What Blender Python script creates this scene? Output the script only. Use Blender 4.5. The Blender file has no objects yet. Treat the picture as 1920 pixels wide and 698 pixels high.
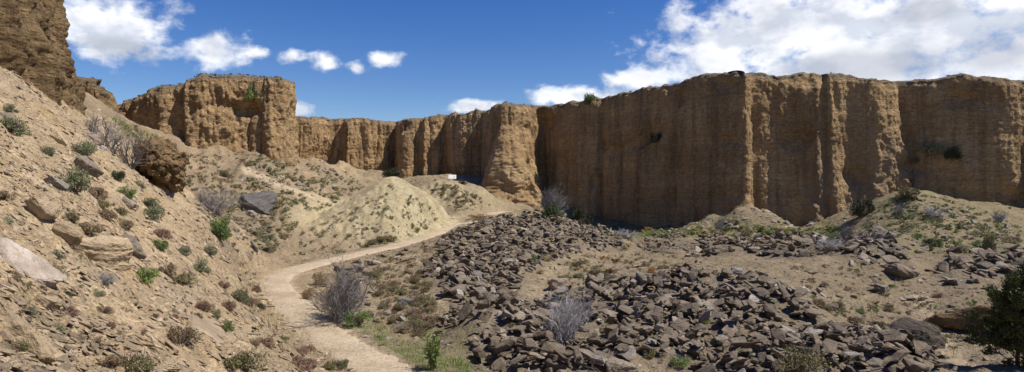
import bpy, bmesh, math, random
import numpy as np
from mathutils import Vector, Matrix, Euler

R = math.radians
rng = np.random.default_rng(7)
random.seed(7)
scene = bpy.context.scene
COL = scene.collection

# ------------------------------------------------------------------ camera
F = 1144.0                      # focal length in photo pixels (photo 1920 x 698)
cam = bpy.data.objects.new('camera', bpy.data.cameras.new('camera'))
COL.objects.link(cam)
cam.location = (0, 0, 0)
cam.rotation_euler = (R(90), 0, 0)
cam.data.sensor_width = 36
cam.data.lens = 36 * F / 1920
cam.data.clip_start = 0.1
cam.data.clip_end = 2000
scene.camera = cam


def w3(px, py, d):
    return ((px - 960) / F * d, d, (349 - py) / F * d)


# ------------------------------------------------------------------ numpy noise
_perm = np.random.default_rng(11).permutation(512).astype(np.int64)
_perm = np.concatenate([_perm, _perm, _perm])
_g3 = np.random.default_rng(12).normal(size=(512, 3))
_g3 /= np.linalg.norm(_g3, axis=1)[:, None]


def perlin(x, y, z=0.0):
    x, y, z = np.broadcast_arrays(np.asarray(x, float), np.asarray(y, float), np.asarray(z, float))
    xi = np.floor(x).astype(np.int64); yi = np.floor(y).astype(np.int64); zi = np.floor(z).astype(np.int64)
    xf = x - xi; yf = y - yi; zf = z - zi
    u = xf * xf * xf * (xf * (xf * 6 - 15) + 10)
    v = yf * yf * yf * (yf * (yf * 6 - 15) + 10)
    w = zf * zf * zf * (zf * (zf * 6 - 15) + 10)
    out = 0
    for dx in (0, 1):
        for dy in (0, 1):
            for dz in (0, 1):
                h = _perm[(_perm[(_perm[(xi + dx) & 511] + yi + dy) & 511] + zi + dz) & 511]
                g = _g3[h]
                dot = g[..., 0] * (xf - dx) + g[..., 1] * (yf - dy) + g[..., 2] * (zf - dz)
                wt = (u if dx else 1 - u) * (v if dy else 1 - v) * (w if dz else 1 - w)
                out = out + wt * dot
    return out * 1.6


def fbm(x, y, z=0.0, o=4, gain=0.5):
    s = 0; a = 1.0; f = 1.0
    for i in range(o):
        s = s + a * perlin(x * f + 17.3 * i, y * f - 9.1 * i, z * f + 3.7 * i)
        a *= gain; f *= 2.03
    return s


def sstep(a, b, x):
    t = np.clip((x - a) / (b - a), 0, 1)
    return t * t * (3 - 2 * t)


# ------------------------------------------------------------------ terrain
CP = [  # px, py, depth
    # near left slope
    (660, 698, 20), (520, 545, 35), (500, 520, 40), (455, 680, 12.5), (250, 690, 8.3), (0, 690, 6.3), (0, 480, 9.2),
    (190, 470, 14), (340, 520, 17.5), (400, 480, 26), (430, 465, 34), (0, 250, 16.5), (0, 130, 26), (140, 222, 36),
    (100, 330, 20), (250, 400, 22), (300, 352, 30), (200, 245, 44), (60, 200, 25), (470, 560, 26), (560, 640, 21.5),
    (150, 218, 46), (220, 215, 58), (250, 240, 62), (320, 268, 70), (250, 290, 42), (290, 305, 46), (300, 362, 34),
    (340, 405, 35), (260, 342, 30), (380, 440, 42), (150, 570, 11), (350, 620, 13),
    # valley left of the mound
    (350, 352, 64), (400, 330, 70), (380, 300, 76), (425, 272, 82), (350, 268, 84), (450, 300, 84), (470, 330, 86),
    (440, 370, 68), (400, 405, 58), (430, 440, 53), (470, 482, 49), (490, 420, 60), (560, 345, 98), (540, 400, 72),
    (480, 352, 82), (600, 376, 96), (520, 445, 58), (620, 340, 108), (660, 350, 112), (700, 342, 118), (560, 315, 100),
    (555, 300, 112), (640, 318, 128), (730, 330, 130), (800, 330, 114), (850, 345, 98), (930, 386, 92), (880, 384, 84),
    # path
    (720, 698, 20), (600, 620, 26), (530, 560, 32), (512, 525, 38), (560, 502, 43), (640, 484, 49), (760, 458, 58),
    (860, 424, 70), (940, 399, 84), (1000, 410, 90),
    (1060, 422, 86), (1200, 434, 86), (1300, 427, 77), (1500, 434, 75), (1400, 442, 70), (1150, 446, 75),
    # heap A
    (960, 415, 64), (880, 425, 62), (1080, 425, 66), (1150, 462, 61), (850, 470, 52), (950, 480, 48), (820, 540, 38),
    (950, 560, 34), (1050, 480, 52), (1050, 522, 42), (760, 560, 34), (680, 530, 38), (800, 640, 26), (880, 692, 21.5),
    # terrace and heap B
    (1150, 492, 54), (1250, 482, 56), (1300, 495, 50), (1120, 530, 38), (1250, 518, 36), (1350, 503, 33.5), (1430, 528, 31),
    (1350, 600, 27), (1200, 600, 29), (1050, 620, 27), (1250, 690, 22), (1050, 690, 21.5), (1450, 690, 21),
    (1500, 605, 27.5), (1560, 650, 25), (1640, 690, 22.5), (1400, 492, 48),
    # right
    (1500, 500, 44), (1620, 480, 48), (1680, 470, 50), (1650, 442, 54), (1700, 530, 42), (1600, 580, 34), (1750, 560, 38),
    (1850, 560, 36), (1700, 650, 27), (1800, 680, 23), (1900, 690, 21), (1850, 500, 46), (1780, 490, 48), (1900, 470, 50),
    (1380, 455, 62), (1480, 465, 60), (1240, 450, 66),
    (1700, 360, 68), (1640, 392, 66), (1590, 430, 66), (1780, 374, 66), (1850, 395, 64), (1920, 420, 62), (1700, 420, 60),
    (1800, 430, 58), (2050, 430, 58), (1700, 372, 76),
]
P3 = [w3(*c) for c in CP] + [
    (0, 0, -1.75), (0.5, 3, -2.3), (0, 8, -5.0), (-3, 3, -1.2), (6, 8, -6), (14, 10, -6.5), (-12, 4, 3.5), (-14, 10, 3.2), (-24, 16, 8),
    (10, -5, -5), (-8, -6, 1.5), (40, 10, -6.5), (100, 20, -5), (80, 60, -5), (110, 110, -6), (-60, 20, 12), (-60, 60, 10),
    (-90, 100, 8), (0, 170, 1), (-50, 150, 3), (50, 140, -5), (0, -60, -2), (60, -60, -4), (-60, -60, 10), (130, -50, -4), (130, 170, -5), (-120, 160, 8)]
P3 = np.array(P3)


def tps_fit(p, lam=0.02):
    n = len(p)
    d2 = ((p[:, None, :2] - p[None, :, :2]) ** 2).sum(-1)
    K = 0.5 * d2 * np.log(d2 + 1e-9) + lam * n * np.eye(n)
    A = np.zeros((n + 3, n + 3)); A[:n, :n] = K
    A[:n, n] = 1; A[:n, n + 1:] = p[:, :2]; A[n, :n] = 1; A[n + 1:, :n] = p[:, :2].T
    b = np.zeros(n + 3); b[:n] = p[:, 2]
    return np.linalg.solve(A, b)


_c = tps_fit(P3)
GX0, GX1, GY0, GY1, GS = -140., 140., -70., 190., 0.5
gx = np.arange(GX0, GX1 + GS, GS); gy = np.arange(GY0, GY1 + GS, GS)
GXX, GYY = np.meshgrid(gx, gy)
BASE = np.full(GXX.shape, _c[-3]) + _c[-2] * GXX + _c[-1] * GYY
for i in range(len(P3)):
    d2 = (GXX - P3[i, 0]) ** 2 + (GYY - P3[i, 1]) ** 2
    BASE += _c[i] * 0.5 * d2 * np.log(d2 + 1e-9)
BASE = np.clip(BASE, -9, 14)

PATH = np.array([w3(*c) for c in [(790, 780, 16), (720, 698, 20), (655, 655, 23), (600, 615, 26.5), (552, 575, 31), (524, 545, 35), (520, 525, 38.5), (552, 506, 42.5),
                                  (640, 484, 49), (700, 470, 53.5), (760, 456, 59), (860, 423, 71), (930, 399, 84), (965, 398, 89), (1000, 405, 94)]])
TRAIL = np.array([w3(*c) for c in [(470, 322, 108), (500, 336, 105), (540, 352, 101), (575, 364, 98), (615, 374, 95)]])
GULLY = np.array([w3(*c) for c in [(785, 350, 84), (815, 372, 80), (840, 392, 77), (872, 408, 75)]])
SIDE = np.array([w3(*c) for c in [(1720, 560, 38), (1755, 590, 33), (1775, 630, 28), (1810, 690, 22.5)]])


def catmull(p, n):
    p = np.asarray(p, float)
    q = np.vstack([2 * p[0] - p[1], p, 2 * p[-1] - p[-2]])
    out = []
    for i in range(len(p) - 1):
        t = np.linspace(0, 1, n, endpoint=False)[:, None]
        a, b, c, d = q[i], q[i + 1], q[i + 2], q[i + 3]
        out.append(0.5 * ((2 * b) + (-a + c) * t + (2 * a - 5 * b + 4 * c - d) * t ** 2 + (-a + 3 * b - 3 * c + d) * t ** 3))
    out.append(p[-1:])
    return np.vstack(out)


PATHC = catmull(PATH, 24); TRAILC = catmull(TRAIL, 12); GULLYC = catmull(GULLY, 12); SIDEC = catmull(SIDE, 12)


def poly_dist(X, Y, line):
    best = np.full(X.shape, 1e9); zz = np.zeros(X.shape)
    for a, b in zip(line[:-1], line[1:]):
        ab = b[:2] - a[:2]; L = ab @ ab + 1e-12
        t = np.clip(((X - a[0]) * ab[0] + (Y - a[1]) * ab[1]) / L, 0, 1)
        d = np.hypot(X - a[0] - t * ab[0], Y - a[1] - t * ab[1])
        m = d < best
        best = np.where(m, d, best); zz = np.where(m, a[2] + t * (b[2] - a[2]), zz)
    return best, zz


def smax(a, b, k):
    h = np.clip(0.5 + 0.5 * (a - b) / k, 0, 1)
    return b + (a - b) * h + k * h * (1 - h)


def cone(X, Y, c, slope, rnd, squash=(1, 1), rot=0):
    x = X - c[0]; y = Y - c[1]
    cr, sr = math.cos(rot), math.sin(rot)
    u = (x * cr + y * sr) * squash[0]; v = (-x * sr + y * cr) * squash[1]
    r = np.hypot(u, v)
    ang = np.arctan2(v, u)
    r = r * (1 + 0.10 * perlin(np.cos(ang) * 2.2 + c[0], np.sin(ang) * 2.2 + c[1]) + 0.05 * perlin(np.cos(ang) * 6, np.sin(ang) * 6 + c[0]))
    rill = np.abs(perlin(np.cos(ang) * 5.5 + 3, np.sin(ang) * 5.5 + c[0], r / 9)) + 0.5 * np.abs(perlin(np.cos(ang) * 12 + 3, np.sin(ang) * 12 + c[0], r / 6))
    return c[2] + (rill - 0.25) * 0.75 * np.clip((r - 0.8) / 4, 0, 1) - slope * (np.sqrt(r * r + rnd * rnd) - rnd)


MOUND1 = w3(735, 329, 70)
MOUND2 = w3(838, 340, 90)
MOUND3 = w3(587, 297, 112)
BASE = smax(BASE, cone(GXX, GYY, MOUND1, 0.64, 0.6), 0.7)
BASE = smax(BASE, cone(GXX, GYY, MOUND2, 0.55, 3.0, (0.85, 1.2)), 0.7)
BASE = smax(BASE, cone(GXX, GYY, MOUND3, 0.60, 1.6), 0.5)
BASE = smax(BASE, cone(GXX, GYY, w3(395, 262, 80), 0.62, 1.2), 0.6)
for cpx, cpy, cd, sl in ((1400, 386, 75, .8), (1338, 402, 77, .8), (1432, 394, 73.5, .8), (1300, 418, 79, .7), (1560, 412, 74.5, .6), (1600, 402, 73, .6), (1480, 424, 74, .6), (1250, 424, 83, .6), (1850, 388, 70, .6), (1120, 424, 90, .5), (298, 343, 37.3, 1.15), (284, 318, 40.5, 1.0), (640, 305, 121, .55), (700, 318, 122, .5), (500, 300, 98, .5), (562, 300, 86, .55), (470, 284, 79, .55), (525, 296, 82, .6)):
    BASE = smax(BASE, cone(GXX, GYY, w3(cpx, cpy, cd), sl, 0.9), 0.5)
_d, _z = poly_dist(GXX, GYY, PATHC)
_w = 1 - sstep(1.2, 3.4, _d)
BASE = BASE * (1 - _w) + _z * _w
PATHD = _d
TRAILD = np.full(BASE.shape, 99.0)
GULLYD, _z = poly_dist(GXX, GYY, GULLYC)
BASE = BASE - 0.35 * (1 - sstep(0.3, 2.0, GULLYD))
SIDED, _z = poly_dist(GXX, GYY, SIDEC)
BASE = BASE - 0.12 * (1 - sstep(0.2, 1.2, SIDED))

# rock heaps: polygons as seen, turned into a mask on the ground
HEAPS = {
    'middle': [(862, 432), (925, 418), (1000, 412), (1060, 418), (1105, 428), (1150, 448), (1185, 470), (1120, 472), (1050, 486), (1015, 505), (985, 530), (965, 580), (950, 640),
               (905, 690), (850, 640), (835, 610), (860, 580), (800, 540), (790, 510), (825, 480), (820, 455)],
    'near': [(985, 570), (1060, 552), (1120, 545), (1200, 545), (1250, 532), (1330, 516), (1400, 522), (1450, 530), (1490, 570), (1530, 610), (1590, 640), (1640, 635), (1700, 655), (1760, 690),
             (1790, 720), (1330, 720), (1285, 700), (1230, 690), (1150, 700), (1090, 720), (900, 720), (930, 660), (970, 600)],
    'back': [(1305, 458), (1345, 450), (1420, 458), (1545, 455), (1590, 458), (1590, 480), (1500, 485), (1400, 480), (1310, 486)],
    'pale': [(1205, 448), (1240, 438), (1285, 446), (1300, 470), (1250, 482), (1200, 470)],
    'spur': [(1615, 448), (1650, 438), (1690, 462), (1705, 515), (1680, 528), (1640, 505), (1585, 490), (1590, 460)],
    'far': [(1765, 500), (1790, 478), (1860, 472), (1930, 478), (1930, 520), (1850, 528), (1800, 545), (1760, 535)],
    'bush': [(635, 498), (690, 500), (705, 530), (660, 545), (620, 530)],
}


def inpoly(px, py, poly):
    px = np.asarray(px, float); py = np.asarray(py, float)
    ins = np.zeros(px.shape, bool)
    n = len(poly); j = n - 1
    for i in range(n):
        xi, yi = poly[i]; xj, yj = poly[j]
        c = ((yi > py) != (yj > py)) & (px < (xj - xi) * (py - yi) / (yj - yi + 1e-9) + xi)
        ins ^= c; j = i
    return ins


def proj(X, Y, Z):
    Yc = np.where(Y > 0.5, Y, 0.5)
    return np.where(Y > 0.5, 960 + X / Yc * F, -9999), 349 - Z / Yc * F


_px, _py = proj(GXX, GYY, BASE)
HEAPMASK = {}
_all = np.zeros(BASE.shape)
for k, poly in HEAPS.items():
    m = inpoly(_px, _py, poly) & (GYY > 14) & (GYY < 72)
    HEAPMASK[k] = m
    _all = np.maximum(_all, m.astype(float))


def blur(a, n):
    for _ in range(n):
        a = (a + np.roll(a, 1, 0) + np.roll(a, -1, 0) + np.roll(a, 1, 1) + np.roll(a, -1, 1)) / 5
    return a


HB = blur(_all, 6)
BASE = BASE + HB * 0.6 * (0.5 + 1.1 * perlin(GXX / 3.1, GYY / 3.1, 5))
LEFTW = sstep(3, -6, GXX + 0.27 * (GYY - 20) + 3.5)      # left slope weight (0..1)


def bil(A, x, y):
    fx = np.clip((np.asarray(x, float) - GX0) / GS, 0, A.shape[1] - 1.001); fy = np.clip((np.asarray(y, float) - GY0) / GS, 0, A.shape[0] - 1.001)
    ix = fx.astype(int); iy = fy.astype(int); tx = fx - ix; ty = fy - iy
    return (A[iy, ix] * (1 - tx) + A[iy, ix + 1] * tx) * (1 - ty) + (A[iy + 1, ix] * (1 - tx) + A[iy + 1, ix + 1] * tx) * ty


def H(x, y):
    x = np.asarray(x, float); y = np.asarray(y, float)
    z = bil(BASE, x, y)
    lw = bil(LEFTW, x, y)
    pd = np.minimum(bil(PATHD, x, y), bil(TRAILD, x, y))
    k = sstep(0.8, 2.6, pd)
    far = sstep(15, 70, np.hypot(x, y))
    z = z + k * (0.20 * fbm(x / 4.0, y / 4.0, 1.0, 3) * (0.8 + far)) + k * sstep(60, 90, y) * 0.22 * fbm(x / 1.6, y / 1.6, 7.0, 4, 0.6)
    # broken, stepped ground on the steep left slope
    q = fbm(x / 1.3 + 0.4 * y, y / 2.2, 2.0, 4, 0.55)
    z = z + k * lw * (0.19 * q + 0.07 * fbm(x / 0.55, y / 0.55, 9.0, 3, 0.6))
    r = 1 - np.abs(perlin((x * 0.75 + y * 0.6) / 0.9, (x * 0.6 - y * 0.75) / 2.6, 4.0))
    z = z + k * lw * 0.10 * (r ** 3 - 0.4) * 0.4
    # rills on the mounds
    z = z + k * (1 - lw) * 0.11 * fbm(x / 1.1, y / 1.1, 3.0, 4, 0.6)
    z = z + (0.25 + 0.75 * k) * 0.030 * fbm(x / 0.28, y / 0.28, 6.0, 2, 0.6)
    return z


_ty = np.geomspace(4.5, 150, 420)


def at(px, py):
    """ground point seen in direction (px, py) of the photograph"""
    y = 60.; lo, hi = None, None
    first = _ty
    X = (px - 960) / F
    b = bil(BASE, X * _ty, _ty) - (349 - py) / F * _ty
    h0 = np.nonzero(b > 0)[0]; h1 = np.nonzero(b > -0.9)[0]
    if len(h1) and len(h0) and h1[0] > 0:
        first = _ty[h1[0] - 1:min(len(_ty), h0[0] + 12)]
        if len(first) > 70: first = _ty
        elif np.any(H(X * first, first) >= (349 - py) / F * first): pass
        else: first = _ty
    for ty in (first, None):
        if ty is None:
            if lo is None: break
            ty = np.linspace(lo, hi, 12)
        Z = (349 - py) / F * ty
        h = H((px - 960) / F * ty, ty)
        hit = np.nonzero(Z <= h)[0]
        if len(hit) == 0: break
        i = hit[0]
        if i == 0:
            y = ty[0]; break
        lo, hi = ty[i - 1], ty[i]
        a = Z[i - 1] - h[i - 1]; b = Z[i] - h[i]
        y = lo + (hi - lo) * a / (a - b + 1e-9)
    x = (px - 960) / F * y
    return np.array([x, y, float(H(x, y))])


TRAILC = catmull(np.array([at(*c) for c in [(462, 318), (495, 334), (535, 352), (575, 365), (614, 375)]]), 12)
TRAILD[:], _z = poly_dist(GXX, GYY, TRAILC)
def scatter(poly, n, r):
    """n ground points spread over a patch of the site"""
    pp = np.array(poly, float); P = np.zeros((0, 2))
    while len(P) < n:
        q = np.stack([r.uniform(pp[:, 0].min(), pp[:, 0].max(), 4 * n), r.uniform(pp[:, 1].min(), pp[:, 1].max(), 4 * n)], -1)
        P = np.vstack([P, q[inpoly(q[:, 0], q[:, 1], poly)]])
    P = P[:n]
    a = ((P[:, 0] - 960) / F)[:, None]; b = ((349 - P[:, 1]) / F)[:, None]
    first = np.argmax(bil(BASE, a * _ty, np.broadcast_to(_ty, (n, len(_ty)))) > b * _ty, 1)
    y0 = _ty[first][:, None]
    Y = y0 * np.linspace(0.80, 1.15, 40)[None]
    d = H(a * Y, Y) - b * Y
    hit = np.argmax(d > 0, 1); hit = np.where(hit == 0, 22, hit)
    k = np.arange(n)
    d0 = d[k, hit - 1]; d1 = d[k, hit]
    t = np.clip(-d0 / (d1 - d0 + 1e-9), 0, 1)
    y = Y[k, hit - 1] + (Y[k, hit] - Y[k, hit - 1]) * t
    x = a[:, 0] * y
    return np.stack([x, y, H(x, y)], -1)


_GY, _GX = np.gradient(BASE, GS)


def gnormal(x, y, e=0.4):
    n = np.array([-float(bil(_GX, x, y)), -float(bil(_GY, x, y)), 1.0])
    return n / np.linalg.norm(n)


# ------------------------------------------------------------------ mesh helpers
def mesh_np(name, verts, faces, mat=None, smooth=False, attrs=None):
    me = bpy.data.meshes.new(name)
    verts = np.asarray(verts, np.float32)
    if isinstance(faces, np.ndarray):
        nf, k = faces.shape
        me.vertices.add(len(verts)); me.vertices.foreach_set('co', verts.ravel())
        me.loops.add(nf * k); me.loops.foreach_set('vertex_index', faces.astype(np.int32).ravel())
        me.polygons.add(nf); me.polygons.foreach_set('loop_start', np.arange(0, nf * k, k, dtype=np.int32))
        me.polygons.foreach_set('loop_total', np.full(nf, k, np.int32))
        me.update(calc_edges=True)
    else:
        me.from_pydata(verts.tolist(), [], faces)
    me.polygons.foreach_set('use_smooth', np.full(len(me.polygons), smooth))
    if attrs:
        for n, v in attrs.items():
            a = me.attributes.new(n, 'FLOAT', 'POINT'); a.data.foreach_set('value', np.asarray(v, np.float32).ravel())
    if mat: me.materials.append(mat)
    me.validate()
    return me


def link(name, me, parent=None):
    o = bpy.data.objects.new(name, me); COL.objects.link(o)
    if parent: o.parent = parent
    return o


def empty(name):
    o = bpy.data.objects.new(name, None); COL.objects.link(o); o.empty_display_size = 0.1
    return o


def tag(o, label=None, cat=None, group=None, kind=None):
    if label: o['label'] = label
    if cat: o['category'] = cat
    if group: o['group'] = group
    if kind: o['kind'] = kind
    return o


# ------------------------------------------------------------------ materials
class NT:
    def __init__(s, name):
        s.m = bpy.data.materials.new(name); s.m.use_nodes = True
        s.t = s.m.node_tree; s.b = s.t.nodes['Principled BSDF']
        s.b.inputs['Roughness'].default_value = 0.9
        s.b.inputs['Specular IOR Level'].default_value = 0.2

    def n(s, typ, **kw):
        nd = s.t.nodes.new(typ)
        for k, v in kw.items():
            if k in nd.inputs:
                if hasattr(v, 'is_output'): s.t.links.new(v, nd.inputs[k])
                else: nd.inputs[k].default_value = v
            else:
                setattr(nd, k, v)
        return nd

    def lk(s, a, b): s.t.links.new(a, b)

    def noise(s, vec, scale, detail=5, rough=0.6, dist=0.0):
        return s.n('ShaderNodeTexNoise', Vector=vec, Scale=scale, Detail=detail, Roughness=rough, Distortion=dist).outputs['Fac']

    def mapr(s, v, a, b, c=0.0, d=1.0):
        nd = s.n('ShaderNodeMapRange'); s.lk(v, nd.inputs[0])
        for i, q in enumerate((a, b, c, d)): nd.inputs[i + 1].default_value = q
        return nd.outputs[0]

    def math(s, op, a, b=None):
        nd = s.n('ShaderNodeMath', operation=op)
        for i, v in enumerate((a, b)):
            if v is None: continue
            if hasattr(v, 'is_output'): s.lk(v, nd.inputs[i])
            else: nd.inputs[i].default_value = v
        return nd.outputs[0]

    def mix(s, fac, a, b, mode='MIX'):
        nd = s.n('ShaderNodeMix', data_type='RGBA', blend_type=mode)
        for i, v in ((0, fac), (6, a), (7, b)):
            if hasattr(v, 'is_output'): s.lk(v, nd.inputs[i])
            elif i == 0: nd.inputs[i].default_value = v
            else: nd.inputs[i].default_value = (*v, 1)
        return nd.outputs[2]

    def ramp(s, fac, stops):
        nd = s.n('ShaderNodeValToRGB'); s.lk(fac, nd.inputs[0])
        e = nd.color_ramp.elements
        while len(e) < len(stops): e.new(0.5)
        for el, (p, c) in zip(e, stops): el.position = p; el.color = (*c, 1)
        return nd.outputs[0]

    def scalev(s, vec, sc):
        nd = s.n('ShaderNodeMapping'); s.lk(vec, nd.inputs['Vector']); nd.inputs['Scale'].default_value = sc
        return nd.outputs[0]

    def bump(s, hgt, dist, strength=1.0, prev=None):
        nd = s.n('ShaderNodeBump', Strength=strength, Distance=dist); s.lk(hgt, nd.inputs['Height'])
        if prev: s.lk(prev, nd.inputs['Normal'])
        return nd.outputs[0]

    def attr(s, name):
        return s.n('ShaderNodeAttribute', attribute_name=name).outputs['Fac']

    def done(s, col, nrm=None, rough=None):
        if hasattr(col, 'is_output'): s.lk(col, s.b.inputs['Base Color'])
        else: s.b.inputs['Base Color'].default_value = (*col, 1)
        if nrm: s.lk(nrm, s.b.inputs['Normal'])
        if rough is not None: s.b.inputs['Roughness'].default_value = rough
        return s.m


def mat_ground():
    s = NT('dry_ground')
    P = s.n('ShaderNodeTexCoord').outputs['Object']
    base = s.ramp(s.noise(P, 0.55, 6, 0.65), [(0.3, (0.19, 0.142, 0.085)), (0.5, (0.275, 0.21, 0.128)), (0.72, (0.36, 0.285, 0.185))])
    left = s.ramp(s.noise(P, 0.8, 6, 0.65), [(0.3, (0.285, 0.196, 0.100)), (0.5, (0.40, 0.292, 0.168)), (0.72, (0.48, 0.372, 0.238))])
    yel = s.ramp(s.noise(P, 0.7, 6, 0.65), [(0.3, (0.35, 0.285, 0.155)), (0.55, (0.46, 0.385, 0.23)), (0.75, (0.52, 0.445, 0.285))])
    left = s.mix(s.mapr(s.noise(P, 0.22, 5, 0.6, 0.5), 0.45, 0.62, 0, 0.7), left, (0.29, 0.225, 0.15))
    left = s.mix(s.mapr(s.noise(s.scalev(P, (1, 1, 1.3)), 0.41, 6, 0.65, 0.8), 0.54, 0.66, 0, 0.6), left, (0.40, 0.265, 0.14))
    c = s.mix(s.attr('left'), base, left)
    c = s.mix(s.math('MULTIPLY', s.attr('brown'), s.mapr(s.noise(P, 0.35, 5, 0.6), 0.3, 0.6, 0.3, 0.85)), c, (0.20, 0.152, 0.095))
    c = s.mix(s.attr('yellow'), c, yel)
    c = s.mix(s.attr('trail'), c, (0.44, 0.345, 0.225))
    # chips of stone: cells of different tone
    v1 = s.n('ShaderNodeTexVoronoi', Vector=s.scalev(P, (1, 1.7, 1)), Scale=7.0, Randomness=1.0)
    v2 = s.n('ShaderNodeTexVoronoi', Vector=s.scalev(P, (1.6, 1, 1)), Scale=19.0, Randomness=1.0)
    sep1 = s.n('ShaderNodeSeparateColor'); s.lk(v1.outputs['Color'], sep1.inputs[0])
    sep2 = s.n('ShaderNodeSeparateColor'); s.lk(v2.outputs['Color'], sep2.inputs[0])
    t1 = s.mapr(sep1.outputs[0], 0, 1, 0.72, 1.22); t2 = s.mapr(sep2.outputs[1], 0, 1, 0.74, 1.24)
    patch = s.mapr(s.noise(P, 0.9, 3), 0.38, 0.62)
    tone = s.math('MULTIPLY', t1, t2)
    tone = s.math('ADD', s.math('MULTIPLY', s.math('SUBTRACT', tone, 1.0), s.math('ADD', s.math('MULTIPLY', patch, 0.6), 0.4)), 1.0)
    cc = s.n('ShaderNodeCombineColor')
    for i in range(3): s.lk(tone, cc.inputs[i])
    c = s.mix(1.0, c, cc.outputs[0], 'MULTIPLY')
    # dry litter and lichen staining
    lit = s.mapr(s.noise(P, 1.7, 8, 0.75), 0.50, 0.66)
    c = s.mix(s.math('MULTIPLY', lit, s.math('MULTIPLY', s.attr('litter'), 0.75)), c, (0.135, 0.11, 0.055))
    c = s.mix(s.math('MULTIPLY', s.attr('grey'), 0.65), c, (0.155, 0.122, 0.085))
    c = s.mix(s.math('MULTIPLY', s.attr('green'), s.mapr(s.noise(P, 1.1, 6, 0.7), 0.42, 0.62)), c, (0.10, 0.105, 0.03))
    h1 = s.math('MULTIPLY', s.mapr(v1.outputs['Distance'], 0, 0.7, 1, 0), s.math('ADD', s.math('MULTIPLY', sep1.outputs[1], 0.8), 0.2))
    h2 = s.math('MULTIPLY', s.mapr(v2.outputs['Distance'], 0, 0.7, 1, 0), sep2.outputs[0])
    n = s.bump(s.noise(P, 2.5, 8, 0.7), 0.20, 0.8)
    n = s.bump(h1, 0.055, 0.9, n)
    n = s.bump(h2, 0.024, 0.9, n)
    return s.done(c, n, 0.95)


def mat_path():
    s = NT('trodden_path')
    P = s.n('ShaderNodeTexCoord').outputs['Object']
    c = s.ramp(s.noise(P, 0.9, 7, 0.65), [(0.3, (0.36, 0.275, 0.18)), (0.52, (0.45, 0.355, 0.24)), (0.75, (0.52, 0.42, 0.295))])
    v = s.n('ShaderNodeTexVoronoi', Vector=P, Scale=17.0)
    sp = s.n('ShaderNodeSeparateColor'); s.lk(v.outputs['Color'], sp.inputs[0])
    t = s.mapr(sp.outputs[0], 0, 1, 0.70, 1.2)
    cc = s.n('ShaderNodeCombineColor')
    for i in range(3): s.lk(t, cc.inputs[i])
    c = s.mix(0.8, c, cc.outputs[0], 'MULTIPLY')
    c = s.mix(s.mapr(s.noise(P, 0.5, 6, 0.7, 0.8), 0.48, 0.66, 0, 0.55), c, (0.30, 0.225, 0.145))
    n = s.bump(s.noise(P, 4, 8, 0.7), 0.14, 0.9)
    n = s.bump(s.mapr(v.outputs['Distance'], 0, 0.6, 1, 0), 0.012, 0.6, n)
    return s.done(c, n, 0.95)


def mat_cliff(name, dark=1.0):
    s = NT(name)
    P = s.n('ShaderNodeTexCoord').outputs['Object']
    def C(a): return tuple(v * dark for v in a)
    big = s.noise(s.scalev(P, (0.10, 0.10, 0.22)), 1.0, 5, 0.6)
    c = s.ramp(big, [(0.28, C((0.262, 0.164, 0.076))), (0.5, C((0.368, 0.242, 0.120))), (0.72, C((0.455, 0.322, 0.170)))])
    # horizontal gravel beds
    bed = s.noise(s.scalev(P, (0.09, 0.09, 2.6)), 1.0, 7, 0.7, 0.3)
    c = s.mix(s.mapr(bed, 0.42, 0.66, 0, 0.33), c, C((0.19, 0.115, 0.055)))
    bed2 = s.noise(s.scalev(P, (0.5, 0.5, 5.5)), 1.0, 6, 0.7)
    c = s.mix(s.mapr(bed2, 0.52, 0.74, 0, 0.4), c, C((0.45, 0.32, 0.175)))
    # water stains running down
    st = s.noise(s.scalev(P, (0.85, 0.85, 0.045)), 1.0, 5, 0.65)
    c = s.mix(s.mapr(st, 0.50, 0.68, 0, 0.6), c, C((0.135, 0.083, 0.042)))
    st2 = s.noise(s.scalev(P, (0.30, 0.30, 0.03)), 1.0, 4, 0.6)
    c = s.mix(s.mapr(st2, 0.52, 0.68, 0, 0.55), c, C((0.11, 0.075, 0.045)))
    # pebbles
    v = s.n('ShaderNodeTexVoronoi', Vector=s.scalev(P, (1, 1, 1.9)), Scale=3.2)
    sp = s.n('ShaderNodeSeparateColor'); s.lk(v.outputs['Color'], sp.inputs[0])
    t = s.mapr(sp.outputs[0], 0, 1, 0.66, 1.28)
    cc = s.n('ShaderNodeCombineColor')
    for i in range(3): s.lk(t, cc.inputs[i])
    c = s.mix(0.7, c, cc.outputs[0], 'MULTIPLY')
    c = s.mix(s.attr('crust'), c, (0.20, 0.155, 0.10))
    c = s.mix(s.math('MULTIPLY', s.attr('talus'), 0.8), c, (0.36, 0.255, 0.145))
    n = s.bump(s.noise(s.scalev(P, (1, 1, 1.6)), 0.9, 9, 0.72), 0.55, 0.9)
    n = s.bump(bed, 0.12, 0.6, n)
    n = s.bump(s.noise(s.scalev(P, (2.2, 2.2, 0.22)), 1.0, 7, 0.68), 0.55, 0.9, n)
    n = s.bump(s.math('MULTIPLY', s.mapr(v.outputs['Distance'], 0, 0.6, 1, 0), sp.outputs[1]), 0.16, 0.8, n)
    n = s.bump(s.noise(P, 5.0, 6, 0.75), 0.12, 0.7, n)
    return s.done(c, n, 0.95)


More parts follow.
